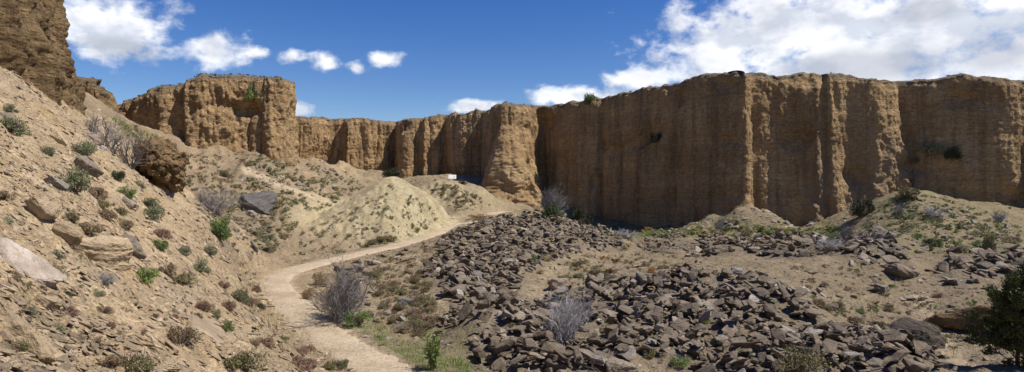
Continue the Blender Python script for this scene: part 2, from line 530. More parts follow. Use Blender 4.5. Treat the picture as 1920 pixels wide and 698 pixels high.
def mat_rock(name, a, b, lichen=(0.36, 0.35, 0.31), layers=9.0, lich=0.35):
    s = NT(name)
    P = s.n('ShaderNodeTexCoord').outputs['Object']
    oi = s.n('ShaderNodeObjectInfo').outputs['Random']
    isl = s.n('ShaderNodeNewGeometry').outputs['Random Per Island']
    W = s.n('ShaderNodeVectorMath', operation='ADD'); s.lk(P, W.inputs[0])
    cb = s.n('ShaderNodeCombineXYZ'); s.lk(s.math('MULTIPLY', oi, 37.0), cb.inputs[0]); s.lk(cb.outputs[0], W.inputs[1])
    V = W.outputs[0]
    c = s.mix(s.mapr(s.noise(V, 1.6, 7, 0.65), 0.32, 0.68), a, b)
    rnd = s.mapr(s.math('FRACT', s.math('ADD', s.math('MULTIPLY', oi, 7.31), isl)), 0, 1, 0.62, 1.30)
    cc = s.n('ShaderNodeCombineColor')
    for i in range(3): s.lk(rnd, cc.inputs[i])
    c = s.mix(1.0, c, cc.outputs[0], 'MULTIPLY')
    lay = s.noise(s.scalev(V, (1.1, 1.1, layers)), 1.0, 6, 0.7, 0.4)
    c = s.mix(s.mapr(lay, 0.35, 0.6, 0.45, 0.0), c, tuple(v * 0.5 for v in a))
    c = s.mix(s.mapr(s.noise(V, 4.5, 6, 0.7), 0.56, 0.70, 0, lich), c, lichen)
    n = s.bump(lay, 0.14, 0.9)
    n = s.bump(s.noise(V, 5.0, 8, 0.7), 0.10, 0.9, n)
    s.b.inputs['Specular IOR Level'].default_value = 0.35
    return s.done(c, n, 0.75)


def mat_leaf(name, a, b, rough=0.7, trans=0.12):
    s = NT(name)
    isl = s.n('ShaderNodeNewGeometry').outputs['Random Per Island']
    oi = s.n('ShaderNodeObjectInfo').outputs['Random']
    c = s.mix(isl, a, b)
    t = s.mapr(oi, 0, 1, 0.75, 1.25)
    cc = s.n('ShaderNodeCombineColor')
    for i in range(3): s.lk(t, cc.inputs[i])
    c = s.mix(1.0, c, cc.outputs[0], 'MULTIPLY')
    return s.done(c, None, rough)


M = {}
M['ground'] = mat_ground()
M['path'] = mat_path()
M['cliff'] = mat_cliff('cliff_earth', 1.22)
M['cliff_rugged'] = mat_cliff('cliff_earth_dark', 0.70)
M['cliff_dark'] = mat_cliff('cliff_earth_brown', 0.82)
M['rock_dark'] = mat_rock('schist_dark', (0.114, 0.083, 0.055), (0.232, 0.178, 0.120))
M['rock_tan'] = mat_rock('schist_tan', (0.20, 0.155, 0.11), (0.33, 0.265, 0.195))
M['rock_pale'] = mat_rock('schist_pale', (0.26, 0.22, 0.18), (0.38, 0.335, 0.28), (0.46, 0.43, 0.38))
M['rock_ochre'] = mat_rock('stone_ochre', (0.33, 0.24, 0.14), (0.48, 0.365, 0.225), (0.46, 0.40, 0.30), 7.0, 0.3)
M['rock_sand'] = mat_rock('stone_sand', (0.34, 0.245, 0.148), (0.50, 0.385, 0.255), (0.5, 0.44, 0.36), 8.0, 0.2)
M['quartz'] = mat_rock('stone_quartz', (0.34, 0.265, 0.20), (0.60, 0.51, 0.42), (0.40, 0.28, 0.16), 12.0, 0.6)
M['rock_brown'] = mat_rock('rock_brown', (0.06, 0.043, 0.030), (0.115, 0.085, 0.06), (0.17, 0.15, 0.12), 6.0, 0.25)  # brown rock, base colour darkened to include shade on the big boulder's front
M['rock_grey'] = mat_rock('rock_grey', (0.13, 0.115, 0.10), (0.20, 0.18, 0.16), (0.27, 0.25, 0.22), 4.0, 0.3)
M['greygreen'] = mat_leaf('leaf_greygreen', (0.132, 0.147, 0.070), (0.264, 0.271, 0.155))
M['olive'] = mat_leaf('leaf_olive', (0.132, 0.116, 0.050), (0.256, 0.225, 0.109))
M['green'] = mat_leaf('leaf_green', (0.085, 0.132, 0.034), (0.186, 0.248, 0.078))
M['bright'] = mat_leaf('leaf_bright', (0.115, 0.161, 0.034), (0.230, 0.287, 0.081))
M['darkgreen'] = mat_leaf('leaf_dark', (0.025, 0.034, 0.016), (0.057, 0.069, 0.030))
M['treegreen'] = mat_leaf('leaf_tree', (0.045, 0.055, 0.018), (0.125, 0.130, 0.045))
M['redbrown'] = mat_leaf('leaf_redbrown', (0.178, 0.102, 0.070), (0.326, 0.209, 0.147))
M['drybrown'] = mat_leaf('leaf_dry', (0.163, 0.116, 0.065), (0.310, 0.232, 0.139))
M['rust'] = mat_leaf('leaf_rust', (0.230, 0.127, 0.034), (0.345, 0.207, 0.069))
M['yellow'] = mat_leaf('leaf_yellow', (0.276, 0.218, 0.057), (0.414, 0.345, 0.103))
M['orange'] = mat_leaf('leaf_orange', (0.460, 0.127, 0.046), (0.575, 0.207, 0.069))
M['twig_grey'] = mat_leaf('twig_grey', (0.10, 0.088, 0.082), (0.235, 0.21, 0.20))
M['twig_silver'] = mat_leaf('twig_silver', (0.19, 0.175, 0.17), (0.34, 0.32, 0.31))
M['twig_brown'] = mat_leaf('twig_brown', (0.109, 0.078, 0.054), (0.202, 0.155, 0.116))
M['grass'] = mat_leaf('grass_blade', (0.09, 0.15, 0.025), (0.20, 0.27, 0.07))
M['straw'] = mat_leaf('straw_blade', (0.322, 0.241, 0.127), (0.483, 0.391, 0.230))
M['chips'] = mat_rock('stone_chips', (0.30, 0.22, 0.14), (0.45, 0.35, 0.24), (0.5, 0.45, 0.38), 6.0, 0.2)

# ------------------------------------------------------------------ ground sheet
th = np.concatenate([np.radians(np.arange(-180, -52, 4.0)), np.radians(np.linspace(-52, 52, 800)), np.radians(np.arange(56, 180, 4.0))])
rr = np.concatenate([[0.05, 0.6, 1.2, 2.0, 2.8], np.geomspace(3.6, 135, 720), [150, 170, 200, 260, 340]])
TH, RR = np.meshgrid(th, rr)
X = np.sin(TH) * RR; Y = np.cos(TH) * RR
Z = H(X, Y)
nr, nc = TH.shape
pd = bil(PATHD, X, Y)
Z = Z - 0.05 * (1 - sstep(0.6, 1.4, pd))
idx = np.arange(nr * nc).reshape(nr, nc)
nxt = np.roll(idx, -1, 1)
fc = np.stack([idx[:-1], nxt[:-1], nxt[1:], idx[1:]], -1).reshape(-1, 4)[:, ::-1]
# region weights
gd = np.minimum(bil(TRAILD, X, Y), 99)
trail = np.maximum.reduce([1 - sstep(0.25, 0.85, gd), 0.7 * (1 - sstep(0.2, 1.0, bil(GULLYD, X, Y))), 0.5 * (1 - sstep(0.2, 0.9, bil(SIDED, X, Y))), 0.6 * (1 - sstep(0.85, 1.15, pd))])
m1 = 1 - sstep(7.5, 13, np.hypot(X - MOUND1[0], Y - MOUND1[1]))
m1 = np.maximum(m1, 0.5 * (1 - sstep(5, 11, np.hypot(X - MOUND2[0], Y - MOUND2[1]))))
yellow = m1 * (0.8 + 0.4 * perlin(X / 2, Y / 2, 9))
left = bil(LEFTW, X, Y)
brown = sstep(2, 10, X) * (1 - 0.6 * sstep(40, 70, Y))
grey = sstep(0.1, 0.7, bil(HB, X, Y))
gpx, gpy = proj(X, Y, Z)
vl = ((gpx > 330) & (gpx < 520) & (gpy > 380) & (gpy < 500) & (Y > 44) & (Y < 80)).astype(float)
grey = np.maximum(grey, 0.75 * vl * sstep(-0.1, 0.3, perlin(X / 3, Y / 3, 3)))
litter = np.clip((1 - left) * (1 - 0.45 * m1) + 0.25, 0, 1)
verge = sstep(1.0, 1.4, pd) * (1 - sstep(2.5, 6, pd))
litter = np.maximum(litter, verge)
vall = sstep(-13, -17, X) * sstep(43, 48, Y) * (1 - sstep(104, 118, Y)) * sstep(-50, -42, X) * (1 - m1) * (1 - trail)
brown = np.maximum(np.maximum(brown * (1 - trail), 0.95 * vall), 0.6 * verge * (1 - m1))
green = sstep(62, 72, Y) * sstep(0.5, 6, X) * (1 - sstep(-4.2, -3, Z)) + 0.7 * ((gpx > 700) & (gpx < 900) & (gpy > 610) & (pd > 1.3) & (Y < 32) & (Y > 12))
green = np.maximum(green, 0.6 * ((gpx > 1590) & (gpy < 480) & (Y > 45) & (Y < 80)))
me = mesh_np('ground', np.stack([X, Y, Z], -1).reshape(-1, 3), fc, M['ground'], True,
             {'left': left, 'yellow': np.clip(yellow, 0, 1), 'trail': trail, 'grey': np.clip(grey, 0, 1), 'litter': litter, 'brown': brown, 'green': np.clip(green, 0, 1)})
tag(link('ground', me), kind='structure')

# path ribbon
pc = catmull(PATH, 60)
tan = np.gradient(pc[:, :2], axis=0); tan /= np.linalg.norm(tan, axis=1)[:, None]
nor = np.stack([-tan[:, 1], tan[:, 0]], -1)
L = np.concatenate([[0], np.cumsum(np.linalg.norm(np.diff(pc[:, :2], axis=0), axis=1))])
ss = np.linspace(-1, 1, 15)
V = []
for j, s_ in enumerate(ss):
    hw = 0.98 + 0.12 * np.sin(L * 0.45) + 0.20 * perlin(L / 1.1, np.full(L.shape, 3.0 * np.sign(s_))) + 0.3 * perlin(L / 0.4, np.full(L.shape, 8.0 * np.sign(s_)))
    x = pc[:, 0] + nor[:, 0] * s_ * hw; y = pc[:, 1] + nor[:, 1] * s_ * hw
    V.append(np.stack([x, y, H(x, y) + 0.035 - 0.16 * abs(s_) ** 7], -1))
V = np.stack(V, 1)
n0, n1 = V.shape[:2]
ii = np.arange(n0 * n1).reshape(n0, n1)
fc = np.stack([ii[:-1, :-1], ii[:-1, 1:], ii[1:, 1:], ii[1:, :-1]], -1).reshape(-1, 4)
tag(link('path', mesh_np('path', V.reshape(-1, 3), fc, M['path'], True)), kind='structure')


# ------------------------------------------------------------------ cliffs
def resample(p, step):
    d = np.concatenate([[0], np.cumsum(np.linalg.norm(np.diff(p[:, :2], axis=0), axis=1))])
    u = np.arange(0, d[-1], step)
    return u, np.stack([np.interp(u, d, p[:, i]) for i in range(p.shape[1])], -1)


def movavg(a, n):
    k = np.ones(n) / n
    pad = np.pad(a, ((n // 2, n - 1 - n // 2), (0, 0)), mode='edge')
    return np.stack([np.convolve(pad[:, i], k, 'valid') for i in range(a.shape[1])], -1)


CLIFFPTS = {}


def cliff(name, pts, zb, step, nv, seed, rib=1.2, ribw=7.0, rough=1.0, lean=0.06, smooth_m=2.0, flares=(), mat='cliff', cleft=(), top_round=0.8, ribfun=None, rag=0.4, back=(0.0, 1.0)):
    p = np.array([list(w3(a, b, d)) + [a] for a, d, b in pts])
    u, q = resample(p, step)
    q[:, :2] = movavg(q[:, :2], max(3, int(smooth_m * 0.5 / step)) | 1)
    q[:, 2:3] = movavg(q[:, 2:3], max(3, int(1.0 / step)) | 1)
    t = np.gradient(q[:, :2], axis=0); t /= np.linalg.norm(t, axis=1)[:, None] + 1e-9
    t = movavg(t, max(3, int(smooth_m / step)) | 1); t /= np.linalg.norm(t, axis=1)[:, None] + 1e-9
    n = np.stack([t[:, 1], -t[:, 0]], -1)
    zt = q[:, 2] + rag * fbm(u / 2.6, 0 * u + seed, 0, 4, 0.55)
    vv = np.concatenate([np.linspace(0, 1, nv)])
    U, VV = np.meshgrid(u, vv)
    ZT = np.broadcast_to(zt, U.shape)
    ZZ = zb + (ZT - zb) * VV
    PXU = np.broadcast_to(q[:, 3], U.shape)
    depth_below = ZT - ZZ
    hgt = ZT - zb
    t_ = depth_below / hgt
    # vertical buttresses with creases between them
    wob = 0.8 * perlin(U / 9, ZZ / 8, seed + 0.3)
    rb = np.sqrt(np.abs(perlin((U + wob) / ribw, ZZ / 60, seed)) + 0.01)
    rb2 = np.sqrt(np.abs(perlin((U + 0.6 * wob) / (ribw * 0.33), ZZ / 26, seed + 5)) + 0.01)
    amp = rib if ribfun is None else ribfun(PXU) * rib
    d = amp * (1.6 * (rb - 0.45) + 0.55 * (rb2 - 0.45))
    # erosion lumps and beds
    d = d + rough * (np.where(PXU > 1020, 0.26, 0.42) * fbm(U / 2.0, ZZ / 4.5, seed + 9, 4, 0.55))
    ledge = perlin(U / 14, ZZ / 0.85, seed + 2) + 0.6 * perlin(U / 5, ZZ / 0.4, seed + 3)
    d = d + rough * 0.06 * ledge
    rb3 = np.sqrt(np.abs(perlin((U + 0.5 * wob) / (ribw * 0.12), ZZ / 14, seed + 15)) + 0.01)
    d = d + rough * 0.22 * (rb3 - 0.4) * np.where(PXU > 1020, 0.45, 1.0)
    d = d + rough * 0.12 * fbm(U / 0.5, ZZ / 0.6, seed + 4, 3, 0.6)
    # hollows
    hol = sstep(0.35, 0.75, perlin(U / 5.5, ZZ / 4.0, seed + 7))
    d = d - rough * 0.9 * hol
    d = d + lean * (depth_below - hgt * 0.5)
    for (pxc, wt, wb, am, t0, rg) in flares:
        uc = np.interp(pxc, q[:, 3], u)
        tt = np.clip((t_ - t0) / (1 - t0), 0, 1)
        w = wt + (wb - wt) * tt
        g = np.exp(-((U - uc) / w) ** 2)
        d = d + am * tt ** 1.1 * g * (1 + rg * fbm(U / 1.6, ZZ / 3.2, seed + 11, 4, 0.6))
    for (pxc, w, am, curve) in cleft:
        uc = np.interp(pxc, q[:, 3], u)
        d = d - am * np.exp(-((U - uc - curve * t_ * 3) / w) ** 2)
    # rim: soft retreat with a thin overhanging crust
    rim = np.clip(1 - depth_below / (top_round * (1.2 + 0.8 * perlin(U / 3, 0 * U, seed + 12))), 0, 1)
    d = d - 0.8 * rim ** 2
    cr = np.exp(-((depth_below - 0.18) / 0.16) ** 2)
    d = d + 0.30 * cr * (0.6 + perlin(U / 0.8, 0 * U, seed + 13))
    Xc = q[:, 0] + n[:, 0] * d; Yc = q[:, 1] + n[:, 1] * d
    rows = [np.stack([Xc, Yc, ZZ], -1)]
    last = rows[0][-1]
    for off, up in ((0.15, .05), (0.5, .12), (1.0, .15), (2.0, .15), (4.0, .15), (8, 0.1), (16, 0), (30, -0.2)):
        z = last[:, 2] + up + 0.10 * perlin(u / 0.7, 0 * u + off, seed)
        rows.append(np.stack([last[:, 0] - n[:, 0] * min(off, 0.3) + back[0] * max(0, off - 0.3), last[:, 1] - n[:, 1] * min(off, 0.3) + back[1] * max(0, off - 0.3), z], -1)[None])
    V = np.concatenate(rows, 0)
    a, b = V.shape[:2]
    ii = np.arange(a * b).reshape(a, b)
    fcs = np.stack([ii[:-1, :-1], ii[:-1, 1:], ii[1:, 1:], ii[1:, :-1]], -1).reshape(-1, 4)
    crust = np.zeros((a, b)); crust[:nv] = sstep(0.9, 0.1, depth_below + 0.5 * perlin(U / 1.2, ZZ / 1, seed)); crust[nv:] = 1
    tal = np.zeros((a, b))
    for (pxc, wt, wb, am, t0, rg) in flares:
        uc = np.interp(pxc, q[:, 3], u)
        tt = np.clip((t_ - t0) / (1 - t0), 0, 1)
        tal[:nv] = np.maximum(tal[:nv], np.exp(-((U - uc) / (wt + (wb - wt) * tt)) ** 2) * sstep(0.1, 0.5, tt) * rg)
    me = mesh_np(name, V.reshape(-1, 3), fcs, M[mat], True, {'crust': crust, 'talus': tal})
    o = tag(link(name, me), kind='structure')
    CLIFFPTS[name] = (q, V, n)
    return o


# px, depth, top py
WALL = [(480, 132, 226), (535, 124, 219), (600, 127, 220), (640, 129.5, 222), (643, 129.5, 222), (650, 125, 222), (690, 126.5, 222), (728, 129, 225), (742, 130, 227), (751, 122.5, 226), (770, 123, 223), (786, 124, 221), (792, 121.8, 220),
        (815, 123, 218), (833, 125, 214), (842, 121, 212), (870, 120.5, 209), (905, 120.5, 206), (916, 116, 203), (926, 105, 199), (940, 101, 195), (965, 101, 194), (995, 103, 196), (1008, 106, 198), (1014, 108, 198),
        (1024, 107, 197), (1060, 103, 190), (1095, 100, 186), (1130, 98, 178), (1200, 92, 163), (1255, 88, 157), (1270, 86, 148), (1330, 81, 137), (1385, 77.5, 132), (1402, 77, 132), (1412, 79.5, 133),
        (1480, 79, 138), (1520, 78, 135), (1560, 77, 137), (1600, 77.5, 138), (1640, 76.8, 142), (1675, 77.6, 150), (1700, 78.2, 152), (1740, 77, 147), (1800, 75, 139), (1860, 73.5, 141), (1900, 73, 147), (1930, 73.5, 150), (2000, 72, 148), (2150, 69, 140), (2400, 62, 120), (2900, 50, 100), (3800, 36, 50)]
cliff('cliff', WALL, -9.5, 0.13, 190, 1.7, rib=1.0, ribw=6.5, rough=0.8, lean=0.035, smooth_m=1.6,
      ribfun=lambda p: np.interp(p, [500, 640, 740, 930, 1010, 1060, 1380, 1420, 2000], [0.6, 0.9, 1.25, 1.0, 0.7, 0.42, 0.35, 0.42, 0.5]),
      flares=[(955, 3.5, 7.5, 7.0, 0.15, 0.22), (690, 6, 14, 5.0, 0.45, 0.5), (1385, 2.0, 4.0, 2.5, 0.65, 0.7), (1425, 1.5, 3.0, 2.6, 0.72, 0.7), (1660, 1.2, 5.5, 1.0, 0.05, 0.9), (800, 4, 6, 1.5, 0.6, 0.5), (600, 4, 8, 4, 0.5, 0.5), (850, 3, 5, 2.5, 0.6, 0.5), (1690, 1.0, 4.0, 1.4, 0.02, 0.9), (1545, 0.8, 2.0, 0.8, 0.1, 0.9)],
      cleft=[(647, 0.6, 3, 0), (1014, 0.6, 1.3, 0.3), (1408, 0.5, 1.2, 0), (1125, 0.5, 0.6, 0), (1262, 0.6, 0.8, 0), (1545, 0.5, 0.8, 0.2), (1695, 0.5, 0.5, 0.2)])

BLUFF = [(120, 92, 215), (190, 84, 198), (228, 80, 183), (262, 78, 172), (300, 77, 156), (350, 77, 145), (390, 78, 138), (440, 79.5, 137), (470, 80.5, 141), (480, 79, 141), (505, 79.5, 140), (535, 81, 143), (550, 83.5, 148), (555, 88, 153), (550, 96, 160), (530, 110, 165)]
cliff('cliff_bluff', BLUFF, -4, 0.13, 150, 4.2, rib=0.75, ribw=7, rough=1.25, lean=0.08, smooth_m=1.5,
      flares=[(520, 4, 7, 2.5, 0.35, 0.5), (430, 3, 6, 2.0, 0.5, 0.5)], cleft=[(478, 0.8, 1.2, 0.2), (330, 0.8, 1.0, 0.3)], back=(-0.55, 0.83))
KNOB = [(60, 74, 150), (110, 68, 140), (145, 64, 146), (165, 63, 148), (185, 63.5, 151), (204, 65, 160), (216, 68, 176), (222, 74, 188), (215, 84, 200)]
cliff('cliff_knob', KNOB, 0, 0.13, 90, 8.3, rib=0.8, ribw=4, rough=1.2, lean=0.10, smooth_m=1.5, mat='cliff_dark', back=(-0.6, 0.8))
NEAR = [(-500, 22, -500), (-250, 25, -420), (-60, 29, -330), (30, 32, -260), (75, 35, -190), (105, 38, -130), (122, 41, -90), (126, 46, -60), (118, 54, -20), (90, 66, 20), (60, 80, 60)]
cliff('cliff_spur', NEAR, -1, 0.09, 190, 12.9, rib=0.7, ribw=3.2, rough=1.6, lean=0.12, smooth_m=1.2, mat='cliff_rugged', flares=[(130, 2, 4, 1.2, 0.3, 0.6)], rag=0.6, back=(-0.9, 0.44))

# ------------------------------------------------------------------ stones
def hull_rock(seed, n=14, flat=0.45, bev=True):
    r = np.random.default_rng(seed)
    bm = bmesh.new()
    for i in range(n):
        v = r.normal(size=3); v /= np.linalg.norm(v)
        v = np.sign(v) * np.abs(v) ** 0.75
        v *= 0.55 / max(0.55, np.abs(v).max()) * r.uniform(0.85, 1.05)
        bm.verts.new((v[0] * 1.0, v[1] * r.uniform(0.6, 0.75), v[2] * flat))
    res = bmesh.ops.convex_hull(bm, input=bm.verts)
    bmesh.ops.delete(bm, geom=[g for g in res['geom_interior'] if isinstance(g, bmesh.types.BMVert)], context='VERTS')
    bmesh.ops.dissolve_limit(bm, angle_limit=R(14), verts=bm.verts, edges=bm.edges)
    if bev: bmesh.ops.bevel(bm, geom=bm.edges[:], offset=0.035, segments=1, affect='EDGES', profile=0.5, clamp_overlap=True)
    bmesh.ops.triangulate(bm, faces=bm.faces)
    bmesh.ops.recalc_face_normals(bm, faces=bm.faces)
    V = np.array([v.co[:] for v in bm.verts]); Fc = np.array([[v.index for v in f.verts] for f in bm.faces])
    bm.free()
    return V, Fc


ROCKT = [hull_rock(100 + i, 15 + 2 * (i % 5), [0.19, 0.27, 0.38, 0.23, 0.46, 0.17][i % 6]) for i in range(18)]
FLAKET = [hull_rock(200 + i, 8, [0.2, 0.3, 0.42][i % 3], bev=False) for i in range(12)]


def rotm(yaw, tx, ty):
    return np.array(Euler((tx, ty, yaw), 'XYZ').to_matrix())


def align(n):
    return np.array(Vector((0, 0, 1)).rotation_difference(Vector(n)).to_matrix())


HEAPNAME = {'middle': 'the sloping rock heap right of the path', 'near': 'the big rock heap at lower right', 'back': 'the low rock bank under the tall cliff',
            'pale': 'the small low heap beside the green patch', 'spur': 'the short rock spur below the right mound', 'far': 'the rock heap left of the dark tree', 'bush': 'the small pile behind the bare bush'}
# world density per m2, size range, layers
HEAPD = {'middle': (6.0, 0.20, 0.78), 'near': (12.0, 0.16, 0.72), 'back': (2.4, 0.4, 0.9), 'pale': (3.0, 0.25, 0.6), 'spur': (3.0, 0.4, 1.2), 'far': (2.2, 0.4, 1.1), 'bush': (2.5, 0.35, 0.8)}
rocks = []
for k, m in HEAPMASK.items():
    ys, xs = np.nonzero(m)
    dens, s0, s1 = HEAPD[k]
    n = int(len(ys) * GS * GS * dens)
    pick = rng.integers(0, len(ys), n)
    x = gx[xs[pick]] + rng.uniform(-GS / 2, GS / 2, n) * 1.2; y = gy[ys[pick]] + rng.uniform(-GS / 2, GS / 2, n) * 1.2
    size = s0 + (s1 - s0) * rng.random(n) ** 2.2
    hole = perlin(x / 3.4, y / 3.4, 21) + 0.5 * perlin(x / 0.9, y / 0.9, 22)
    hb = bil(HB, x, y)
    keep = (hole > -0.42 + 0.35 * (1 - hb)) & (bil(PATHD, x, y) > 1.7) & (y > 15)
    zz = H(x, y)
    for i in np.nonzero(keep)[0]:
        lift = rng.random() ** 1.2 * 0.7 * hb[i]
        u = rng.random()
        col = 'dark' if u < 0.74 else ('tan' if u < 0.95 else 'pale')
        rocks.append((x[i], y[i], zz[i] + lift - 0.02, size[i], k, col))
# loose stones off the heaps
LOOSE = [('terrace', [(1040, 440), (1300, 440), (1330, 500), (1180, 520), (1020, 545)], 70), ('bank', [(600, 470), (820, 440), (800, 560), (860, 650), (720, 640), (620, 560)], 150),
         ('hollow', [(350, 380), (520, 380), (540, 440), (500, 495), (440, 470), (400, 430)], 170), ('right', [(1500, 490), (1920, 480), (1900, 690), (1640, 640), (1500, 560)], 130),
         ('mound', [(560, 440), (700, 380), (860, 400), (820, 430), (640, 480)], 60), ('fan', [(340, 290), (440, 290), (560, 345), (600, 300), (660, 330), (640, 350), (520, 370), (440, 345)], 160), ('foot', [(1100, 420), (1290, 415), (1400, 385), (1450, 395), (1600, 405), (1590, 445), (1420, 450), (1290, 440), (1150, 440)], 300), ('rise', [(1590, 430), (1700, 362), (1915, 425), (1915, 470), (1700, 480)], 160), ('brow', [(745, 335), (830, 330), (830, 338), (790, 350)], 30)]
LOOSENAME = {'terrace': 'the bare earth between the rock heaps', 'bank': 'the scrubby bank right of the path', 'hollow': 'the stony hollow behind the left slope', 'right': 'the bare earth at right',
             'mound': 'the pale yellow mound', 'fan': 'the earth fans below the bluff', 'rise': 'the right mound under the cliff', 'foot': 'the foot of the tall cliff', 'brow': 'the flat brow behind the yellow mound'}
LH = {}
for k, poly, n in LOOSE:
    for w in scatter(poly, n, rng):
        if bil(PATHD, w[0], w[1]) < 1.5: continue
        sz = (0.22 + 0.55 * rng.random() ** 3) * (0.6 if k == 'mound' else 1)
        u = rng.random()
        col = ('dark' if u < 0.45 else 'tan' if u < 0.85 else 'pale') if k not in ('mound', 'foot', 'fan') else ('tan' if u < 0.7 else 'pale')
        rocks.append((w[0], w[1], w[2], sz, k, col))

# flat flakes on the left slope
SLOPE = [(-80, 60), (150, 185), (330, 265), (350, 370), (430, 460), (520, 560), (665, 698), (665, 760), (-80, 760)]
n = 180000
fy = 5.2 * (66 / 5.2) ** rng.random(n)
fx = (rng.uniform(-90, 700, n) - 960) / F * fy
fz = H(fx, fy); qx, qy = proj(fx, fy, fz)
okm = inpoly(qx, qy, SLOPE) & (bil(PATHD, fx, fy) > 0.85)
clump = perlin(fx / 1.7, fy / 1.7, 31) + 0.5 * perlin(fx / 0.5, fy / 0.5, 32)
okm &= rng.random(n) < np.clip(0.55 + 0.7 * clump, 0.06, 1)
flakes = []
for i in np.nonzero(okm)[0][:52000]:
    s_ = (0.026 + 0.30 * rng.random() ** 8) * (0.55 + 0.03 * fy[i])
    flakes.append((fx[i], fy[i], fz[i], s_, 'slope', 'sand' if rng.random() < 0.66 else ('ochre' if rng.random() < 0.85 else 'tan')))

RIGHT = [(480, 400), (640, 480), (860, 430), (1000, 415), (1300, 420), (1930, 340), (1930, 700), (700, 700), (640, 560), (560, 505), (480, 500), (340, 430), (340, 270), (560, 300), (720, 335), (640, 390)]
n = 60000
fy = 19 * (105 / 19) ** rng.random(n)
fx = (rng.uniform(330, 1930, n) - 960) / F * fy
fz = H(fx, fy); qx, qy = proj(fx, fy, fz)
_pdd = bil(PATHD, fx, fy)
okm = inpoly(qx, qy, RIGHT + []) & ((_pdd > 1.1) | (rng.random(n) < 0.25)) | ((_pdd < 1.4) & (rng.random(n) < 0.5)) & (bil(TRAILD, fx, fy) > 0.7)
clump = perlin(fx / 2.4, fy / 2.4, 41) + 0.6 * perlin(fx / 0.8, fy / 0.8, 42)
okm &= rng.random(n) < np.clip(0.40 + 0.8 * clump, 0.03, 1)
chips = []
for i in np.nonzero(okm)[0][:22000]:
    s_ = (0.05 + 0.30 * rng.random() ** 4.5) * (0.6 + 0.012 * fy[i]) * (0.4 if _pdd[i] < 0.9 else 1)
    chips.append((fx[i], fy[i], fz[i], s_, 'site', 'dark' if rng.random() < (0.45 if _pdd[i] > 1.3 else 0.1) else ('tan' if rng.random() < 0.75 else 'pale')))

ROCKMAT = {'dark': 'rock_dark', 'tan': 'rock_tan', 'pale': 'rock_pale', 'sand': 'rock_sand', 'ochre': 'rock_ochre'}
ROCKME = {}


def rock_mesh(i, mat):
    key = (i, mat)
    if key not in ROCKME:
        V, Fc = ROCKT[i]
        ROCKME[key] = mesh_np('rock', V, Fc, M[mat], False)
    return ROCKME[key]


def ranked(lst):
    a = np.array([r[:4] for r in lst], float)
    px, py = proj(a[:, 0], a[:, 1], a[:, 2])
    sc = np.where((px >= 0) & (px <= 1920) & (py < 705), a[:, 3] / a[:, 1], 0)
    return [lst[i] for i in np.argsort(-sc, kind='stable')]


rocks = ranked(rocks)
flakes = ranked(flakes)
COLW = {'dark': 'dark grey', 'tan': 'tan brown', 'pale': 'pale'}


def place_rock(r, kind):
    x, y, z, s_, k, col = r
    nrm = gnormal(x, y)
    slab = kind == 'flake'
    i = int(rng.integers(0, len(FLAKET) if slab else len(ROCKT)))
    tilt = 0.16 if slab else 0.38
    A = align(nrm if slab else nrm * 0.7 + np.array([0, 0, 0.3])) @ rotm(rng.uniform(0, 6.28), rng.normal() * tilt, rng.normal() * tilt)
    if slab:
        sc = np.array([s_, s_ * rng.uniform(0.7, 1.1), s_ * rng.uniform(0.35, 0.8)]) * 0.95
        sink = 0.02 * s_
    else:
        sc = np.array([s_, s_ * rng.uniform(0.75, 1.15), s_ * rng.uniform(0.8, 1.2)]) * 1.1
        sink = 0.08 * s_
    return i, A, sc, np.array([x, y, z - sink + (0.045 if slab else 0.10) * s_])


NIND_ROCK = 225; NIND_FL = 60
for r in rocks[:NIND_ROCK]:
    i, A, sc, loc = place_rock(r, 'rock')
    o = link('rock', rock_mesh(i, ROCKMAT[r[5]]))
    o.matrix_world = Matrix.Translation(loc.tolist()) @ Matrix(A.tolist()).to_4x4() @ Matrix.Diagonal((*sc.tolist(), 1))
    where = HEAPNAME.get(r[4]) or LOOSENAME[r[4]]
    if r[4] in HEAPNAME:
        tag(o, f'{COLW[r[5]]} angular schist stone in {where}', 'rock', f'{COLW[r[5]]} stones of {where}')
    else:
        tag(o, f'{COLW[r[5]]} loose stone lying on {where}', 'rock', f'{COLW[r[5]]} loose stones on {where}')
for r in flakes[:NIND_FL]:
    i, A, sc, loc = place_rock(r, 'flake')
    o = link('flat_stone', rock_mesh(i, ROCKMAT[r[5]]))
    o.matrix_world = Matrix.Translation(loc.tolist()) @ Matrix(A.tolist()).to_4x4() @ Matrix.Diagonal((*sc.tolist(), 1))
    cw = {'sand': 'sandy', 'ochre': 'ochre', 'tan': 'brownish'}[r[5]]
    tag(o, f'{cw} flat stone flake lying on the near left slope', 'stone', f'{cw} stone flakes on the near left slope')


def stuff(name, lst, kind, mats):
    Vs, Fs, Mi, off = [], [], [], 0
    for r in lst:
        i, A, sc, loc = place_rock(r, kind)
        V, Fc = (FLAKET if kind == 'flake' else ROCKT)[i]
        Vs.append((V * sc) @ A.T + loc); Fs.append(Fc + off); Mi.append(np.full(len(Fc), mats.index(r[5]))); off += len(V)
    me = mesh_np(name, np.concatenate(Vs), np.concatenate(Fs), None, False)
    for m in mats: me.materials.append(M[ROCKMAT[m]])
    me.polygons.foreach_set('material_index', np.concatenate(Mi).astype(np.int32))
    return tag(link(name, me), kind='stuff')


o = stuff('rubble', rocks[NIND_ROCK:], 'rock', ['dark', 'tan', 'pale'])
tag(o, 'grey schist rubble filling the rock heaps and strewn around them', 'rubble')
o = stuff('gravel', flakes[NIND_FL:], 'flake', ['sand', 'ochre', 'tan'])
tag(o, 'sandy stone chips covering the near left slope', 'gravel')


o = stuff('stone_chips', chips, 'flake', ['dark', 'tan', 'pale'])
tag(o, 'small stone chips scattered over the valley floor and mounds', 'gravel')


